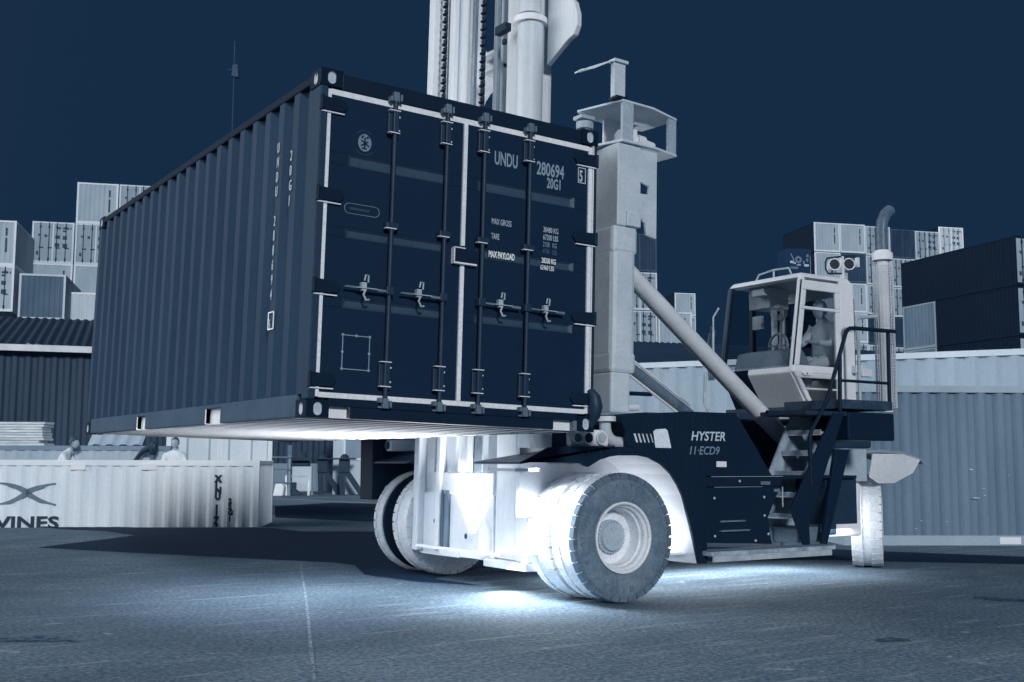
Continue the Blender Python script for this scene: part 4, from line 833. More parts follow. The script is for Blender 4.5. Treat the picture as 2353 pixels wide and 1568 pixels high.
lamp('mast_side_fill', (2.97, 1.9, .40), 24, (.12, 1.1), (-.25, -.55, -1), spread=160)
lamp('mast_foot_fill', (2.93, 2.9, .40), 225, (.12, 1.7), (-.5, 0, .87), spread=125)
lh = MB(); lh.box((4.22, 1.07, .39), (4.42, 1.57, .41)).build('fill_light_plate', M_white, truck)  # added plates for the fill lights, no such lamps on the machine
lh = MB(); lh.box((7.42, 1.9, .5), (7.48, 2.2, .74)).build('fill_light_plate', M_white, truck)
lh = MB(); lh.box((4.6, 1.85, .442), (7.3, 3.15, .448)); lh.build('fill_light_plate', M_white, truck)
lh = MB(); lh.box((2.95, 2.1, .36), (2.985, 3.7, .385)); lh.build('fill_light_plate', M_white, truck)
lh = MB(); lh.box((2.95, 1.5, .415), (3.05, 2.1, .44)); lh.build('fill_light_plate', M_white, truck)
lh = MB(); lh.box((2.52, 1.15, 1.175), (2.84, 1.57, 1.2)); lh.build('fill_light_plate', M_white, truck)
# ================================================================== CONTAINERS OF THE YARD
RZ0 = math.atan2(CX.y, CX.x)
def copy_tree(o, parent=None):
    c = o.copy(); COL.objects.link(c); c.parent = parent
    for ch in o.children: copy_tree(ch, c)
    return c
def shade(t, **k): return mat('box_paint_%03d' % int(t*100), max(0, t-.03), min(1, t+.05), scale=.8, rough=.6, fine=.03, stretch=(1, 1, .3), g=1.3, spec=.15, **k)
M_bars = mat('dark_bars', .02, .08, rough=.6); M_frame = mat('pale_frame', .72, .85, scale=1, rough=.6); M_mark = mat('dark_marking', .10, .18, rough=.7)
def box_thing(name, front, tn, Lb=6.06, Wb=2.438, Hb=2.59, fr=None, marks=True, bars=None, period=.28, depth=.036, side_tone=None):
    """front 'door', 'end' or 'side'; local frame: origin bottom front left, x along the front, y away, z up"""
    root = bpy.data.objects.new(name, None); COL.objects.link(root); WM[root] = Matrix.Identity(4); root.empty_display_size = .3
    mw = shade(tn); mf = fr or shade(min(1, tn+.22)); ms = M_sunlit_navy if side_tone == -1 else shade(side_tone if side_tone is not None else tn); mb_ = bars or M_bars  # negative side tone: sunlit long sides painted dark navy, inverted
    f = MB(); sr = MB()
    for x0, x1 in ((0, .11), (Wb-.11, Wb)):
        f.box((x0, -.004, .0), (x1, .12, Hb)); sr.box((x0, Lb-.12, 0), (x1, Lb, Hb))
    f.box((.11, .0, 0), (Wb-.11, .1, .15)); f.box((.11, .0, Hb-.11), (Wb-.11, .1, Hb-.006)); sr.box((.0, .12, 0), (.06, Lb-.12, .14)); sr.box((Wb-.06, .12, 0), (Wb, Lb-.12, .14)); sr.box((0, .12, Hb-.08), (.06, Lb-.12, Hb-.006)); sr.box((Wb-.06, .12, Hb-.08), (Wb, Lb-.12, Hb-.006))
    sr.box((.11, Lb-.1, Hb-.11), (Wb-.11, Lb, Hb)); sr.box((.11, Lb-.1, 0), (Wb-.11, Lb, .14))
    f.build('frame', mf, root); sr.build('rear_frame', M_sunlit_navy if side_tone == -1 else mf, root)
    for x, dn in ((.004, 1), (Wb-.004, -1)): MB().corr((x, .12, .14), (0, 1, 0), (0, 0, 1), (dn, 0, 0), Lb-.24, Hb-.22, .28, .036).build('side_wall', ms, root)
    MB().corr((.06, .1, Hb-.02), (0, 1, 0), (1, 0, 0), (0, 0, -1), Lb-.2, Wb-.12, .4, .02).build('roof', ms, root)
    MB().poly([(.1, Lb-.05, .1), (Wb-.1, Lb-.05, .1), (Wb-.1, Lb-.05, Hb-.1), (.1, Lb-.05, Hb-.1)]).build('back_wall', ms, root)
    if front in ('end', 'side'):
        MB().corr((.11, .012, .15), (1, 0, 0), (0, 0, 1), (0, 1, 0), Wb-.22, Hb-.26, period, depth, .26).build('end_wall' if front == 'end' else 'long_wall', mw, root)
        if marks and front == 'end':
            mk = MB(); z = Hb-.42; x = Wb*.79
            for k, h in enumerate((.09, .09, .09, .09, .04, .09, .09, .09, .09, .09, .09, .12)):
                if h > .05: mk.box((x-.05, .0, z-h), (x+.05, .012, z))
                z -= .115
            mk.build('lettering', M_mark, root)
    else:
        for s in (0, 1):
            x0, x1 = (.12, Wb/2-.015) if s == 0 else (Wb/2+.015, Wb-.12)
            d = MB(); d.box((x0, .03, .16), (x1, .08, Hb-.12))
            for z in (.7, 1.25, 1.8): d.box((x0+.08, .022, z), (x1-.08, .03, z+.09))
            door_ = d.build('door', mw, root)
            for bx in ((x0+.36, x1-.22) if s == 0 else (x0+.2, x1-.36)):
                b = MB(); b.tube([(bx, -.01, .1), (bx, -.01, Hb-.05)], .028, 6).box((bx-.05, -.035, .2), (bx+.05, .02, .34)).box((bx-.05, -.035, Hb-.38), (bx+.05, .02, Hb-.24)).box((bx-.06, -.03, .95), (bx+.2, .0, 1.0)); b.build('locking_bar', mb_, door_)
            g = MB(); g.box((x1-.03 if s == 0 else x0-.02, .015, .16), (x1+.02 if s == 0 else x0+.03, .03, Hb-.12)).build('gasket', mf, door_)
        if marks:
            mk = MB()
            mk.prism([(.32, .0, Hb-.78), (.48, .0, Hb-.78), (.40, .0, Hb-.95)], (0, .02, 0)).lathe((.80, .02, Hb-.88), (0, -1, 0), [(0, .085), (.02, .085), (.02, 0)], 14)
            for (a, b, c, h) in ((1.42, 1.64, .32, .11), (1.78, 2.12, .32, .11), (2.2, 2.26, .32, .12), (1.78, 1.98, .50, .1), (1.35, 1.62, .84, .2), (1.78, 2.02, .86, .22), (1.33, 1.6, 1.32, .22), (1.78, 2.05, 1.35, .24), (.28, .40, 1.85, .22)): mk.box((a, .0, Hb-c-h), (b, .02, Hb-c))
            mk.build('lettering', M_mark, root)
    return root
USED = set()
def put(proto, loc, rz, label, group=None, cat='shipping container'):
    o = proto if proto not in USED else copy_tree(proto)
    USED.add(proto); o.location = loc; o.rotation_euler = (0, 0, rz); tag(o, label, cat, group); return o
RZS = RZ0+R(13); HS = 2.59
ax = Vector((math.cos(RZS), math.sin(RZS), 0))
P_door = box_thing('stacked_container', 'door', .52); P_end = box_thing('stacked_container', 'end', .58)
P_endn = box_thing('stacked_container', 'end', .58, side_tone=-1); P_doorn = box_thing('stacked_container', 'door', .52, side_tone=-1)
P_end40 = box_thing('stacked_container', 'end', .60, Lb=12.19, side_tone=.55); P_door40 = box_thing('stacked_container', 'door', .60, Lb=12.19, side_tone=.62)
P_ddoor = box_thing('stacked_container', 'door', .03, fr=shade(.14), bars=shade(.1), marks=False); P_dend = box_thing('stacked_container', 'end', .06, fr=shade(.16), marks=False)
P_lend = box_thing('stacked_container', 'end', .74, marks=False); P_ldoor = box_thing('stacked_container', 'door', .72, bars=shade(.45), side_tone=-1); P_rust = box_thing('stacked_container', 'end', .24, fr=shade(.72), side_tone=.45, marks=False)
def column(px, py, dep, items, where, group, W=2.5, rz=RZS):
    """items: (prototype, description) from the top tier down"""
    p = at(px, py, dep)
    names = ['topmost', 'second from the top', 'third from the top', 'fourth from the top']
    for k, it in enumerate(items):
        if it is None: continue
        put(it[0], (p.x, p.y, p.z-HS*(k+1)), rz, '%s, %s %s' % (it[1], names[k], where), group)
GL = 'containers stacked behind the shed at the left'; GR = 'containers stacked high behind the cab'; GM = 'containers stacked beside the mast leg'
# left stacks
column(-68, 503, 64, [(P_end40, 'pale grey container with dark code'), (P_door40, 'pale grey container with doors')], 'in the nearest left stack', GL)
p2 = at(75, 508, 70)
def near_col(k, base, up, items, where, group):
    p = base+ax*2.5*k
    names = ['topmost', 'second from the top', 'third from the top', 'fourth from the top', 'fifth from the top']
    for i, it in enumerate(items):
        if it: put(it[0], (p.x, p.y, p.z-HS*(i+1-up)), RZS, '%s, %s %s' % (it[1], names[i], where), group)
near_col(0, p2, 0, [(P_door, 'grey container with barred doors'), (P_end, 'pale ribbed container'), (P_end, 'pale ribbed container')], 'in the column left of the tall stack', GL)
near_col(1, p2, 1, [(P_end, 'pale ribbed container against the sky'), (P_door, 'grey container with barred doors'), (P_end, 'pale ribbed container'), (P_end, 'pale ribbed container')], 'in the tall left stack', GL)
near_col(2, p2, 1, [(P_door, 'grey container with barred doors'), None], 'beside the lifted container roof edge', GL)
p = at(152, 632, 64); put(P_rust, (p.x-ax.x*2.438, p.y-ax.y*2.438, p.z-HS), RZS, 'slate rust streaked container in front of the left stacks', GL)
p = at(151, 671, 66); put(P_lend, (p.x, p.y, p.z-HS), RZS, 'bright ribbed container end above the shed roof', GL)
# right stacks
pr_ = at(1871, 509, 100)
def rcol(k, dz, items, where):
    p = pr_+ax*2.46*k
    names = ['topmost', 'second from the top', 'third from the top', 'fourth from the top', 'fifth from the top']
    for i, it in enumerate(items):
        if it: put(it[0], (p.x, p.y, p.z-(HS+.06)*(i+1)+dz), RZS, '%s, %s %s' % (it[1], names[i], where), GR)
E_ = 'pale ribbed container end'; D_ = 'grey container with barred doors'
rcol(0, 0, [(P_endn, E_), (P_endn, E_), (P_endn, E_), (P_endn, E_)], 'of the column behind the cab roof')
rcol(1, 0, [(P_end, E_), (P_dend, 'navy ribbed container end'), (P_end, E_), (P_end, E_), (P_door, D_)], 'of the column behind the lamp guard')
rcol(2, -.1, [(P_door, D_), (P_door, D_), (P_door, D_), (P_ddoor, 'dark navy container'), (P_door, D_)], 'of the column behind the exhaust')
rcol(3, -.25, [(P_ddoor, 'dark navy container with doors'), (P_door, D_), (P_door, D_), (P_ddoor, 'dark navy container'), (P_door, D_)], 'of the column right of the exhaust')
rcol(4, -.3, [(P_door, D_), (P_door, D_)], 'of the column above the dark row')
rcol(5, .2, [(P_ldoor, 'bright container with doors'), None], 'at the right end of the far stack')
# stacks beside the mast leg
pm = at(1431, 624, 77)
put(P_door, (pm.x, pm.y, pm.z-HS), RZS, 'grey container with barred doors, upper one right of the mast leg', GM)
put(P_door, (pm.x, pm.y, pm.z-HS*2-.05), RZS, 'grey container with barred doors, lower one right of the mast leg', GM)
put(P_ddoor, (pm.x, pm.y, pm.z+.06), RZS, 'dark navy container almost lost in the sky, on top right of the mast leg', GM)
q = pm+ax*2.5; put(P_end, (q.x, q.y, q.z-HS*2-.05), RZS, 'slate ribbed container end behind the thick white rod', GM)
q = at(1551, 673, 128); put(P_endn, (q.x, q.y, q.z-HS), RZS, 'small far ribbed container standing alone above the white rod', GM)
put(P_doorn, (q.x, q.y, q.z-HS*2-.05), RZS, 'small far container with doors behind the white rod', GM)
# dark row on the right, long sides in view
RZD = RZ0+R(19.8)
for k, (pya) in enumerate((0, 1, 2)):
    p = at(2330, 540, 59); axd = Vector((-math.sin(RZD), math.cos(RZD), 0)); lab = ('topmost', 'middle', 'lowest')[k]
    PD = box_thing('long_container_or_shade_box', 'door', .56, Lb=6.06 if k else 8.9, fr=M_sunlit_navy, side_tone=-1)
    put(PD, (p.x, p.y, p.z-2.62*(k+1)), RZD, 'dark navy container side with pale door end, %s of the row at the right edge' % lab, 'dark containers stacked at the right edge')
    if k:
        P_shaded = box_thing('long_container_or_shade_box', 'end', .3, Lb=2.8, side_tone=.34); pb = p+axd*6.1  # added box: shade edge on the dark sides built as a slate piece
        put(P_shaded, (pb.x, pb.y, p.z-2.62*(k+1)), RZD, 'slate box added for the shaded far left end of the %s dark container' % lab, 'dark containers stacked at the right edge')
# near wall containers on the right
pw_ = at(1935, 1064, 17.7); WZ = RZ0+R(2)
PW = box_thing('wall_container', 'side', .35, Lb=2.44, Wb=12.19, Hb=2.48, fr=shade(.56), depth=.055, period=.30)
put(PW, (pw_.x, pw_.y, .0), WZ, 'slate grey long container standing on the ground behind the rear wheel')
fp = MB(Matrix.Translation((pw_.x, pw_.y, 0)) @ Matrix.Rotation(WZ, 4, 'Z'))
WM[PW] = Matrix.Translation((pw_.x, pw_.y, 0)) @ Matrix.Rotation(WZ, 4, 'Z')
xx = 2.44
for x in (xx,): fp.box((x, -.008, .02), (x+.33, .0, .125))
fp.build('fork_pocket', M_white, PW)
sm = MB(WM[PW]); random.seed(11)
for k in range(11):
    x = .6+random.random()*3.2; z = .25+random.random()**1.6*1.2; sm.box((x, .002, z), (x+.02+.1*random.random()**2, .008, z+.005+.02*random.random()**2))
sm.build('scrape', shade(.75), PW)
# pale container behind it, coming nearer to the right
pl2 = at(2440, 797, 18.9); d2 = RZ0-R(26); a2 = Vector((math.cos(d2), math.sin(d2), 0))
PB = box_thing('pale_container', 'side', .56, Lb=2.44, Wb=12.19, Hb=2.9, fr=shade(.75), depth=.045, period=.33)
put(PB, (pl2.x-a2.x*12.19, pl2.y-a2.y*12.19, pl2.z-2.9), d2, 'pale ribbed container on blocks seen above the slate one')
for k in (0, 1, 2, 3):
    b = MB(); o = Vector((pl2.x, pl2.y, 0))-a2*(12.0-k*3.9); n2_ = Vector((-a2.y, a2.x, 0)); h = pl2.z-2.9
    b.hexa([o, o+a2*.25, o+a2*.25+n2_*2.4, o+n2_*2.4, o+Vector((0, 0, h)), o+a2*.25+Vector((0, 0, h)), o+a2*.25+n2_*2.4+Vector((0, 0, h)), o+n2_*2.4+Vector((0, 0, h))])
    tag(b.build('timber_block', shade(.5)), 'timber block under the pale ribbed container behind the slate one', 'timber block', 'timber blocks under the pale container')
# low container with the crossed emblem, standing in the loading well on the left
px_ = well(A1[0]-12.19, A1[1])
PX = box_thing('low_container', 'side', .84, Lb=2.438, Wb=12.19, Hb=2.62, fr=shade(.86), depth=.036)
put(PX, (px_.x, px_.y, -1.335), RZW, 'pale ribbed container with a crossed emblem and XINU 1172, sunk in the loading well')
WM[PX] = Matrix.Translation((px_.x, px_.y, -1.335)) @ Matrix.Rotation(RZW, 4, 'Z')
def onx(px, py): 
    d = at(px, py, 1)-CAMP; nrm = Vector((math.sin(RZW), -math.cos(RZW), 0)); q = CAMP+d*((px_-CAMP).dot(nrm)/d.dot(nrm)); return WM[PX].inverted() @ q
M_logo = mat('slate_logo', .36, .44, rough=.6)
lg = MB(WM[PX])
def sweep(pts, wds):
    for (a, b, w0, w1) in zip(pts, pts[1:], wds, wds[1:]): lg.prism([(a[0], -.004, a[1]-w0/2), (b[0], -.004, b[1]-w1/2), (b[0], -.004, b[1]+w1/2), (a[0], -.004, a[1]+w0/2)], (0, .012, 0))
def curve(a, b, c, n=10): return [tuple((1-t)**2*a[i]+2*t*(1-t)*b[i]+t*t*c[i] for i in (0, 1)) for t in [k/n for k in range(n+1)]]
L1 = onx(-6, 1110); L2 = onx(62, 1132); L3 = onx(128, 1111); L4 = onx(-6, 1159); L5 = onx(128, 1160)
for a, b in ((L1, L3), (L4, L5)):
    sgn = 1 if a.z > L2.z else -1
    c1 = curve((a.x, a.z), (L2.x-.25, a.z-sgn*.02), (L2.x, L2.z)); c2 = curve((L2.x, L2.z), (L2.x+.2, b.z-sgn*.06), (b.x, b.z))
    wd = [.02+.11*k/10 for k in range(11)]; sweep(c1, wd); sweep(c2, wd[::-1])
lg.build('emblem', M_logo, PX)
b_ = onx(-8, 1206); bt = onx(136, 1187); text('VINES', .32, M_bars, WM[PX] @ frame((bt.x, -.003, bt.z-.225), (1, 0, 0), (0, 0, 1)), PX, sx=1.42, bold=.010, align='RIGHT')
b_ = onx(500, 1107)
for i, ch in enumerate('XINU 1172'):
    if ch != ' ': text(ch, .165, M_bars, WM[PX] @ frame((b_.x-.04, -.003, b_.z-i*.114), (1, 0, 0), (0, 0, 1)), PX, sx=.9, bold=.016)
b_ = onx(530, 1157)
for i, ch in enumerate('22G1'): text(ch, .13, M_bars, WM[PX] @ frame((b_.x-.04, -.003, b_.z-i*.112), (1, 0, 0), (0, 0, 1)), PX, sx=.9, bold=.012)
for x in (180, 343):
    a = onx(x-17, 1080); c = onx(x+17, 1066); f = MB(WM[PX]); f.box((a.x, -.012, a.z), (c.x, .004, c.z)); f.build('lashing_plate', M_white, PX)
# second low container behind it and a tall pale door end
p3 = well(A2[0]-12.19, A2[1])
PY = box_thing('low_container', 'side', .62, Lb=2.438, Wb=12.19, Hb=2.9, fr=shade(.42), depth=.03)
put(PY, (p3.x, p3.y, -1.285), RZW, 'pale low container with a slate top rail, behind the one with the emblem')
WM[PY] = Matrix.Translation((p3.x, p3.y, -1.285)) @ Matrix.Rotation(RZW, 4, 'Z')
text('3\n0', .2, M_bars, WM[PY] @ frame((9.85, -.003, 2.50), (1, 0, 0), (0, 0, 1)), PY, sx=.8, bold=.01)
text('U', .5, M_bars, WM[PY] @ frame((5.2, -.003, 2.42), (1, 0, 0), (0, 0, 1)), PY, sx=1.2, bold=.01)
RZP = RZ0+R(13); p4 = yard(lat(628, 27.4), 27.4)-Vector((math.cos(RZP), math.sin(RZP), 0))*2.438
PDo = box_thing('white_container', 'door', .80, bars=shade(.6), fr=shade(.85), marks=False); put(PDo, (p4.x, p4.y, 0), RZP, 'pale scratched container with bar handles under the lifted container corner')

# ================================================================== SHED, CABIN, CLUTTER
ps0 = at(0, 795, 46); ds = RZ0+R(18.3); sa = Vector((math.cos(ds), math.sin(ds), 0)); sn = Vector((-math.sin(ds), math.cos(ds), 0)); eave = ps0.z
shed = thing('storage_shed', 'long dark corrugated shed with a ribbed roof behind the low containers', 'shed', Matrix.Translation((ps0.x, ps0.y, 0)))
b0 = Vector((ps0.x, ps0.y, 0)); LS = 60
M_shed = mat('shed_cladding', .05, .13, scale=.5, rough=.6, stretch=(1, 1, .2)); M_roof = mat('shed_roof', .02, .06, scale=.6, rough=.6)
s0 = b0-sa*18
MB().corr(s0+Vector((0, 0, 1.2)), sa, (0, 0, 1), sn, LS+18, eave-1.2, .5, .07, .3).build('wall', M_shed, shed)
o = MB(); o.hexa([s0, s0+sa*(LS+18), s0+sa*(LS+18)+sn*.3, s0+sn*.3]+[q+Vector((0, 0, 1.2)) for q in (s0, s0+sa*(LS+18), s0+sa*(LS+18)+sn*.3, s0+sn*.3)]); o.build('plinth', shade(.42), shed)
ridge = sn*8+Vector((0, 0, 2.0))
e0 = s0-sn*.5+Vector((0, 0, eave+.1)); MB().corr(e0, sa, ridge.normalized(), (0, 0, -1), LS+18, ridge.length, .36, .06, .2).build('roof', M_roof, shed)
o = MB(); q0 = s0-sn*.52+Vector((0, 0, eave-.22)); up_ = Vector((0, 0, .26)); o.prism([q0, q0+sa*(LS+18), q0+sa*(LS+18)+up_, q0+up_], sn*.08); o.build('fascia', M_pale, shed)
o = MB(); q1 = s0+sa*(LS+18); o.poly([q1, q1+sn*16, q1+sn*16+Vector((0, 0, eave)), q1+ridge+Vector((0, 0, eave)), q1+Vector((0, 0, eave))]); o.build('gable_wall', M_shed, shed)
for t_, tt in ((0, .30), (4.6, .6)):
    o = MB(); q = b0+sa*(t_-3.2)-sn*.03+Vector((0, 0, 1.2)); o.prism([q, q+sa*2.7, q+sa*2.7+Vector((0, 0, eave-1.6)), q+Vector((0, 0, eave-1.6))], sn*.02)
    if t_ == 0: o.build('pale_panel', shade(tt), shed)
# site cabin with a window
pc = yard(lat(767, 45), 45); cabin = thing('site_cabin', 'pale site cabin with one wide window beside the shed', 'cabin', Matrix.Translation(pc) @ Matrix.Rotation(RZ0, 4, 'Z'))
MC = WM[cabin]
MB(MC).box((0, 0, 0), (3.4, 3, 2.9)).build('wall', shade(.66), cabin, bevel=.02)
o = MB(MC); o.box((.42, -.05, 1.35), (1.75, -.002, 2.42)); wf_ = o.build('window', shade(.82), cabin)
MB(MC).box((.50, -.06, 1.42), (1.68, -.051, 2.35)).build('pane', shade(.45), wf_)
MB(MC).box((-.1, -.1, 2.9), (3.5, 3.1, 3.02)).build('roof', shade(.5), cabin)
# trestle stands, shelf rack, chair, crate, tool
def stand(px, dep, label):
    p = yard(lat(px, dep), dep); M = Matrix.Translation(p) @ Matrix.Rotation(RZ0, 4, 'Z'); t = thing('trestle_stand', label, 'trestle stand', M, 'trestle stands by the site cabin')
    MB(M).box((-.42, -.3, 1.36), (.42, .3, 1.42)).build('cap_plate', M_dark, t, bevel=.02)
    MB(M).lathe((0, 0, 1.42), (0, 0, 1), [(0, .17), (.08, .15), (.14, .08), (.16, 0)], 14).build('knob', M_dark, t, smooth=50)
    MB(M).box((-.2, -.14, .85), (.2, .14, 1.36)).build('post', M_dark, t, bevel=.03)
    MB(M).bar((-.1, 0, .88), (-.06, 0, 0), .18, .18, (0, 1, 0)).build('leg', M_dark, t)
    MB(M).bar((.1, 0, .88), (.72, -.1, 0), .2, .18, (0, 1, 0)).build('leg', M_dark, t)
stand(794, 44, 'dark trestle stand with a domed cap in front of the pale cabin'); stand(745, 45, 'dark trestle stand left of the cabin, legs hidden by a chair')
p = yard(lat(693, 44), 44); M = Matrix.Translation(p) @ Matrix.Rotation(RZ0, 4, 'Z'); t = thing('chair', 'dark round backed chair with pale metal legs by the shed', 'chair', M)
MB(M).box((-.36, .0, .78), (.36, .1, 1.32)).build('backrest', M_dark, t, bevel=.12); MB(M).box((-.4, -.5, .68), (.4, .1, .76)).build('seat', shade(.6), t, bevel=.03)
for sx in (-1, 1):
    MB(M).tube([(sx*.42, -.5, 0), (sx*.44, -.45, .7), (sx*.44, .05, .9)], .05, 8).build('leg', shade(.85), t, smooth=50); MB(M).tube([(sx*.4, .3, 0), (sx*.4, .1, .75)], .05, 8).build('leg', shade(.7), t, smooth=50)
p = yard(lat(646, 43.5), 43.5); M = Matrix.Translation(p) @ Matrix.Rotation(RZ0, 4, 'Z'); t = thing('shelf_rack', 'narrow open shelf rack standing against the low container end', 'shelf', M)
for x in (-.4, .35): MB(M).box((x, -.05, 0), (x+.06, .35, 1.5)).build('upright', shade(.5), t)
for z in (.45, .95, 1.42): MB(M).box((-.42, -.1, z), (.48, .4, z+.05)).build('shelf', M_slate, t)
p = yard(lat(642, 42.5), 42.5); M = Matrix.Translation(p) @ Matrix.Rotation(RZ0, 4, 'Z')
tag(MB(M).prism([(-.18, 0, 0), (.2, 0, 0), (.24, 0, .35), (.16, 0, .46), (-.08, 0, .46)], (0, .5, 0)).build('sack', shade(.92), bevel=.05), 'white tied sack at the foot of the shelf rack', 'sack')
p = yard(lat(668, 43.5), 43.5); M = Matrix.Translation(p) @ Matrix.Rotation(RZ0, 4, 'Z'); t = thing('drill_press', 'dark and pale workshop machine on a column between rack and chair', 'machine', M)
MB(M).box((-.08, 0, 0), (.08, .16, 1.9)).build('column', shade(.3), t); MB(M).box((.1, -.1, 1.32), (.85, .25, 1.42)).box((.4, -.05, 1.42), (.6, .2, 1.62)).build('head', M_dark, t); MB(M).box((.1, 0, .15), (.85, .3, 1.1)).build('cabinet', shade(.72), t, bevel=.03); MB(M).box((.08, -.05, 1.12), (.75, .28, 1.22)).build('table', M_dark, t)
MB(M).box((.12, -.2, .2), (.3, -.05, .5)).bar((.2, -.15, .25), (.5, -.15, .05), .14, .1).build('pedal', M_dark, t)
p = yard(lat(820, 43), 43); 
# sawn planks lying on the second low container
random.seed(2)
for k in range(9):
    z0 = 1.62+.062*k; pa = yard(lat(-60, 26.6), 26.6, z0); e = lat(92+random.random()*14, 26.6)-lat(-60, 26.6)
    M = Matrix.Translation(pa) @ Matrix.Rotation(RZ0, 4, 'Z')
    lab = ['lowest white plank in the pile on the low container', 'second plank from the bottom of the pile on the low container', 'third plank from the bottom of the pile on the low container', 'fourth plank from the bottom of the pile on the low container', 'middle plank of the white pile on the low container', 'fourth plank from the top of the pile on the low container', 'third plank from the top of the pile on the low container', 'second plank from the top of the pile on the low container', 'topmost plank of the white pile on the low container'][k]
    tag(MB(M).box((0, 0, 0), (e, .5+.1*random.random(), .052)).build('plank', mat('sawn_timber', .7, .95, scale=3, stretch=(.4, 1, 6), fine=.08)), lab, 'plank', 'planks piled on the low container')
pa = yard(lat(205, 26.4), 26.4, 1.62); M = Matrix.Translation(pa) @ Matrix.Rotation(RZ0, 4, 'Z') @ Matrix.Rotation(R(-35), 4, 'X')
sh_ = MB(M); sh_.corr((0, 0, .0), (1, 0, 0), (.12, 0, 1), (0, -1, 0), 1.25, .62, .34, .05, .3); so = sh_.build('roofing_sheet', shade(.6)); so.modifiers.new('thick', 'SOLIDIFY').thickness = .006
tag(so, 'pale bent corrugated sheet leaning on top of the low container', 'corrugated sheet')
# small dark crane head with a ring emblem, against the sky behind the cab
M_night0 = mat('machine_navy', .0, .01, g=1.5, fine=.01, spec=.05)
p = at(1809, 640, 62); M = Matrix.Translation(p) @ Matrix.Rotation(RZ0+R(8), 4, 'Z'); t = thing('machine_house', 'dark machine house with a pale ring emblem, high behind the cab roof', 'crane', M)
MB(M).box((0, 0, -.6), (1.42, 1.4, 1.66)).build('housing', M_night0, t, bevel=.03)
MB(M).box((.5, .5, -14.0), (.9, .9, -.6)).build('mast', M_night0, t)
o = MB(M); o.lathe((.66, .0, 1.05), (0, -1, 0), [(0, .19), (.02, .19), (.02, .08), (0, .08)], 24).build('emblem', shade(.35), t)
for a, b, tt in (((.18, .85), (.36, .97), .7), ((.36, .80), (.5, .9), .6), ((.56, .72), (.78, .80), .55), ((.98, .68), (1.24, .80), .65), ((.92, .8), (1.0, .98), .4), ((.2, .52), (.62, .66), .3)):
    MB(M).box((a[0], -.03, a[1]), (b[0], 0, b[1])).build('bracket', shade(tt), t)
MB(M).bar((.22, -.02, 1.38), (.42, -.02, .95), .04, .03, (0, 1, 0)).build('arm', shade(.45), t)
for a, b in (((1.12, 1.2), (1.25, 1.36)), ((1.1, .95), (1.22, 1.12))): MB(M).box((a[0], -.02, a[1]), (b[0], 0, b[1])).build('louvre', shade(.3), t)
MB(M).box((1.33, -.02, -.3), (1.345, 0, 1.25)).build('pipe', shade(.6), t)
M_night = mat('night_navy', .0, .01, g=1.9, fine=.01)
# flood light mast, nearly lost against the sky
p = at(540, 95, 60); t = thing('light_mast', 'thin dark light mast barely visible against the sky at upper left', 'light mast', Matrix.Translation((p.x, p.y, 0)))
MB().tube([(p.x, p.y, 0), (p.x, p.y, p.z)], .035, 6, r2=.025).build('pole', M_night, t)
q = at(545, 165, 60); o = MB(); o.hexa([q+ur0*a+Vector((0, 0, c))+uf0*b for a, b, c in ((-.25, -.2, -.3), (.12, -.2, -.35), (.12, .2, -.35), (-.25, .2, -.3), (-.2, -.2, .3), (.05, -.2, .35), (.05, .2, .35), (-.2, .2, .3))]); o.build('flood_light', mat('flood_grey', .06, .1, g=1.6), t)
o = MB(); o.bar(q-ur0*.5+Vector((0, 0, .1)), q+ur0*.1+Vector((0, 0, .1)), .05, .05); o.build('bracket', M_night, t)

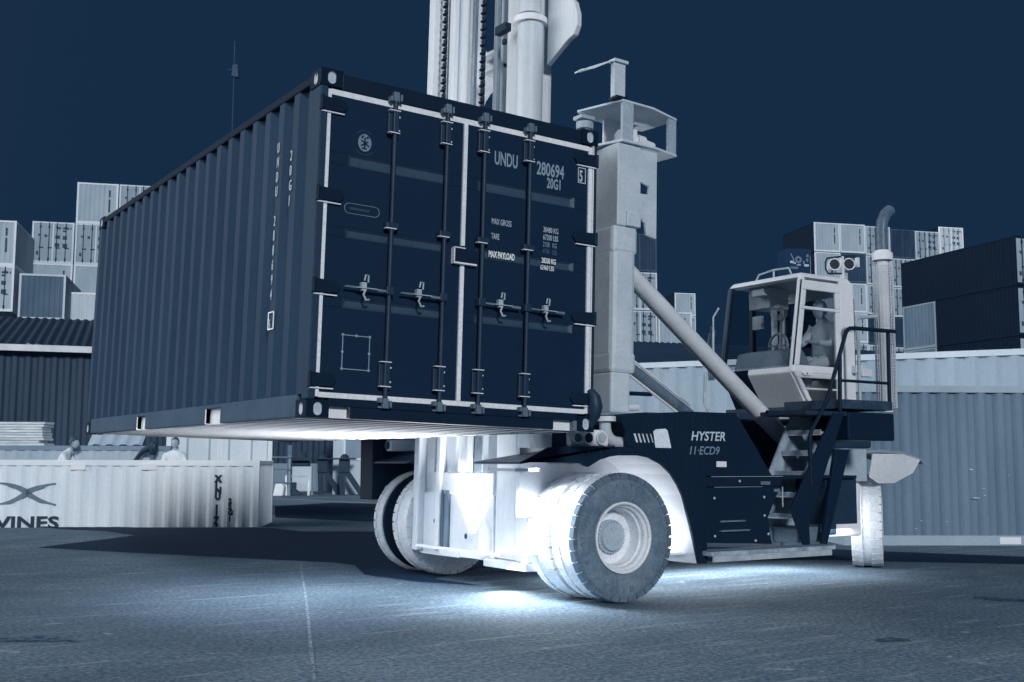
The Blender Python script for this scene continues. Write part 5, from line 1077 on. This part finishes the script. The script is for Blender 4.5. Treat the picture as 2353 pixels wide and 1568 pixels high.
# ================================================================== PEOPLE
def skin_person(name, label, M, J, bones, skin_m, cloth_m, hair_m, head, face_dir, hr=.105):
    """J: joint name -> (x, y, z, radius); one skinned surface, hair as a child"""
    me = bpy.data.meshes.new(name); names = list(J)
    me.from_pydata([J[n][:3] for n in names], [(names.index(a), names.index(b)) for a, b in bones], []); me.update()
    tmp = bpy.data.objects.new('tmp', me); COL.objects.link(tmp)
    md = tmp.modifiers.new('skin', 'SKIN'); md.use_smooth_shade = True; sv = me.skin_vertices[0].data
    for i, n in enumerate(names): sv[i].radius = (J[n][3], J[n][3]); sv[i].use_root = (n == 'pelvis')
    tmp.modifiers.new('sub', 'SUBSURF').levels = 1
    dg = bpy.context.evaluated_depsgraph_get(); body = bpy.data.meshes.new_from_object(tmp.evaluated_get(dg)); bpy.data.objects.remove(tmp)
    bm = bmesh.new(); bm.from_mesh(body)
    hc = Vector(head); fd = Vector(face_dir).normalized(); sd2 = fd.cross(Vector((0, 0, 1))).normalized()
    geo = bmesh.ops.create_uvsphere(bm, u_segments=20, v_segments=14, radius=1)
    for v in geo['verts']:
        x, y, z = v.co; k = 1-.22*max(0, -z)
        b = .10*math.exp(-((y-1)**2/.04+(x/.16)**2+((z+.12)/.25)**2)) if y > .5 else 0      # nose
        b -= .06*(math.exp(-((abs(x)-.36)**2/.02+(z-.08)**2/.02)) if y > .5 else 0)            # eye sockets
        v.co = hc+sd2*(x*hr*.78*k)+fd*((y*(.98*k)+b*1.6)*hr)+Vector((0, 0, z*hr*1.18))
    for s in (-1, 1):
        g2 = bmesh.ops.create_icosphere(bm, subdivisions=1, radius=1)
        for v in g2['verts']: x, y, z = v.co; v.co = hc+sd2*(s*hr*.8+x*.012)+fd*(y*.02-.01)+Vector((0, 0, z*.032))
    ztop = head[2]-hr*1.05
    for f in bm.faces: f.smooth = True
    bm.to_mesh(body); bm.free()
    for mt_ in (cloth_m, skin_m): body.materials.append(mt_)
    skinset = [Vector(J[n][:3]) for n in names if n.startswith('hand')]+[Vector(J['neck'][:3])]
    for pol in body.polygons:
        c = Vector(pol.center); pol.material_index = 1 if (c-hc).length < hr*1.45 or any((c-q).length < .11 for q in skinset[:-1]) else 0
    body.name = name; o = bpy.data.objects.new(name, body); COL.objects.link(o); o.matrix_world = M; WM[o] = M.copy(); tag(o, label, 'person')
    h = MB(M); C = hc-fd*.012+Vector((0, 0, .012)); N = 16
    rings = []
    for i in range(7):
        th = math.pi*.62*i/6; rings.append((hr*1.22*math.cos(th), hr*1.06*math.sin(th)))
    hv = []
    for (z, r) in rings: hv.append([h._a(C+sd2*(math.cos(2*math.pi*k/N)*r*.82)+fd*(math.sin(2*math.pi*k/N)*r*1.0*(.72 if math.sin(2*math.pi*k/N) > 0 and z < .06 else 1))+Vector((0, 0, max(z, z if math.sin(2*math.pi*k/N) < .3 else .035)))) for k in range(N)])
    for a, b in zip(hv, hv[1:]):
        for k in range(N): j = (k+1) % N; h.f.append([a[k], a[j], b[j], b[k]])
    h.build('hair', hair_m, o, smooth=60)
    return o
M_skin = mat('skin_tone', .62, .7, rough=.6); M_cl1 = mat('pale_shirt', .8, .92, g=1.2, rough=.8); M_cl2 = mat('white_shirt', .95, 1, rough=.8); M_hair = mat('slate_hair', .1, .2, rough=.7); M_hair2 = mat('pale_hair', .82, .9, rough=.7)
BONES = [('pelvis', 'belly'), ('belly', 'chest'), ('chest', 'neck'), ('neck', 'skull'), ('chest', 'sho_l'), ('sho_l', 'elb_l'), ('elb_l', 'wri_l'), ('wri_l', 'hand_l'), ('chest', 'sho_r'), ('sho_r', 'elb_r'), ('elb_r', 'wri_r'), ('wri_r', 'hand_r'), ('pelvis', 'hip_l'), ('hip_l', 'knee_l'), ('knee_l', 'ank_l'), ('ank_l', 'toe_l'), ('pelvis', 'hip_r'), ('hip_r', 'knee_r'), ('knee_r', 'ank_r'), ('ank_r', 'toe_r')]
for s in 'lr':
    for k in range(5): BONES += [('hand_'+s, 'hand_%s%d' % (s, k)), ('hand_%s%d' % (s, k), 'hand_%s%db' % (s, k))]
def fingers(J, s, d, side, pal):
    """four bent fingers and a thumb on hand s; d: finger direction, side: across the palm, pal: palm normal"""
    hp = Vector(J['hand_'+s][:3]); d = Vector(d).normalized(); side = Vector(side).normalized(); pal = Vector(pal).normalized()
    for k, (o, ln_) in enumerate(((-.03, .040), (-.01, .046), (.01, .042), (.03, .034))):
        a = hp+side*o+d*ln_; b = a+(d*.6+pal*.8).normalized()*ln_*.9; J['hand_%s%d' % (s, k)] = (*a, .009); J['hand_%s%db' % (s, k)] = (*b, .008)
    a = hp+side*-.045+pal*.015; b = a+(d+pal*.6).normalized()*.03; J['hand_%s4' % s] = (*a, .010); J['hand_%s4b' % s] = (*b, .009)
def standing(lean=0, turn=0):
    J = dict(pelvis=(0, 0, .95, .15), belly=(.0+lean*.08, 0, 1.12, .14), chest=(lean*.2, 0, 1.36, .15), neck=(lean*.3, 0, 1.50, .06), skull=(lean*.36, 0, 1.58, .06),
        sho_l=(lean*.2, .19, 1.40, .07), elb_l=(lean*.2+.16, .26, 1.17, .048), wri_l=(lean*.2+.38, .2, 1.17, .032), hand_l=(lean*.2+.45, .19, 1.17, .034),
        sho_r=(lean*.2, -.19, 1.40, .07), elb_r=(lean*.2+.14, -.27, 1.17, .048), wri_r=(lean*.2+.36, -.2, 1.12, .032), hand_r=(lean*.2+.43, -.18, 1.11, .034),
        hip_l=(0, .1, .88, .10), knee_l=(.04, .11, .49, .065), ank_l=(-.02, .12, .09, .045), toe_l=(.14, .13, .04, .04), hip_r=(0, -.1, .88, .10), knee_r=(.04, -.11, .49, .065), ank_r=(-.02, -.12, .09, .045), toe_r=(.14, -.13, .04, .04))
    for s in 'lr': fingers(J, s, (1, 0, 0), (0, 1, 0), (0, 0, -1))
    return J, (lean*.42+.01, 0, 1.665)
def place_person(px, dep, label, lean, face_deg, hair, cloth):
    p = yard(lat(px, dep), dep); M = Matrix.Translation(p) @ Matrix.Rotation(RZ0+R(face_deg), 4, 'Z'); J, hd_ = standing(lean)
    return skin_person('person', label, M, J, BONES, M_skin, cloth, hair, hd_, (1, 0, -.25 if lean else 0))
place_person(140, 25.45, 'person in a pale open collared shirt leaning forward beside the plank pile', .8, 0, M_hair, M_cl1)
place_person(712*.57, 25.4, 'person with short hair facing the viewer, behind the low container', .0, -80, M_hair, M_cl1)
# dark hose rising between the two people
o = MB(); pts_ = [at(x*.34/1.7408, (1660+y*.34)/1.7408, 25.6) for x, y in ((1590, 545), (1625, 490), (1680, 425), (1760, 395), (1830, 350))]; o.tube(pts_, [.05, .05, .06, .09, .07], 9)
pt = [at(x*.34/1.7408, (1660+y*.34)/1.7408, 25.6) for x, y in ((1790, 470), (1800, 410), (1830, 340), (1860, 350))]; o.tube(pt, [.07, .1, .09, .03], 9)
tag(o.build('hose', M_dark, smooth=60), 'bent dark hose with a thick nozzle rising between the two people', 'hose')
# driver in the cab
DX, DY = .12, -.24
J = dict(pelvis=(8.02, 2.78, 2.52, .15), belly=(8.04, 2.78, 2.68, .15), chest=(8.03, 2.78, 2.90, .15), neck=(7.99, 2.78, 3.03, .055), skull=(7.97, 2.78, 3.10, .06),
    sho_l=(8.02, 2.97, 2.94, .07), elb_l=(7.86, 3.02, 2.74, .048), wri_l=(7.70, 2.94, 2.80, .032), hand_l=(7.65, 2.93, 2.82, .034), sho_r=(8.02, 2.59, 2.94, .07), elb_r=(7.88, 2.54, 2.72, .048), wri_r=(7.70, 2.66, 2.74, .032), hand_r=(7.65, 2.69, 2.75, .034),
    hip_l=(7.96, 2.88, 2.5, .10), knee_l=(7.62, 2.9, 2.46, .07), ank_l=(7.5, 2.9, 2.08, .045), toe_l=(7.4, 2.9, 1.98, .04), hip_r=(7.96, 2.68, 2.5, .10), knee_r=(7.62, 2.66, 2.46, .07), ank_r=(7.5, 2.66, 2.08, .045), toe_r=(7.4, 2.66, 1.98, .04))
J = {k_: (v_[0]+DX, v_[1]+DY, v_[2], v_[3]) for k_, v_ in J.items()}
for s in 'lr': fingers(J, s, (-1, 0, .2), (0, 1, 0), (0, 0, -1))
skin_person('person', 'driver in a white shirt sitting behind the cab door window', Matrix.Identity(4), J, BONES, mat('driver_skin', .75, .85), M_cl2, M_hair2, (7.94+DX, 2.78+DY, 3.17), (-1, -.25, 0))
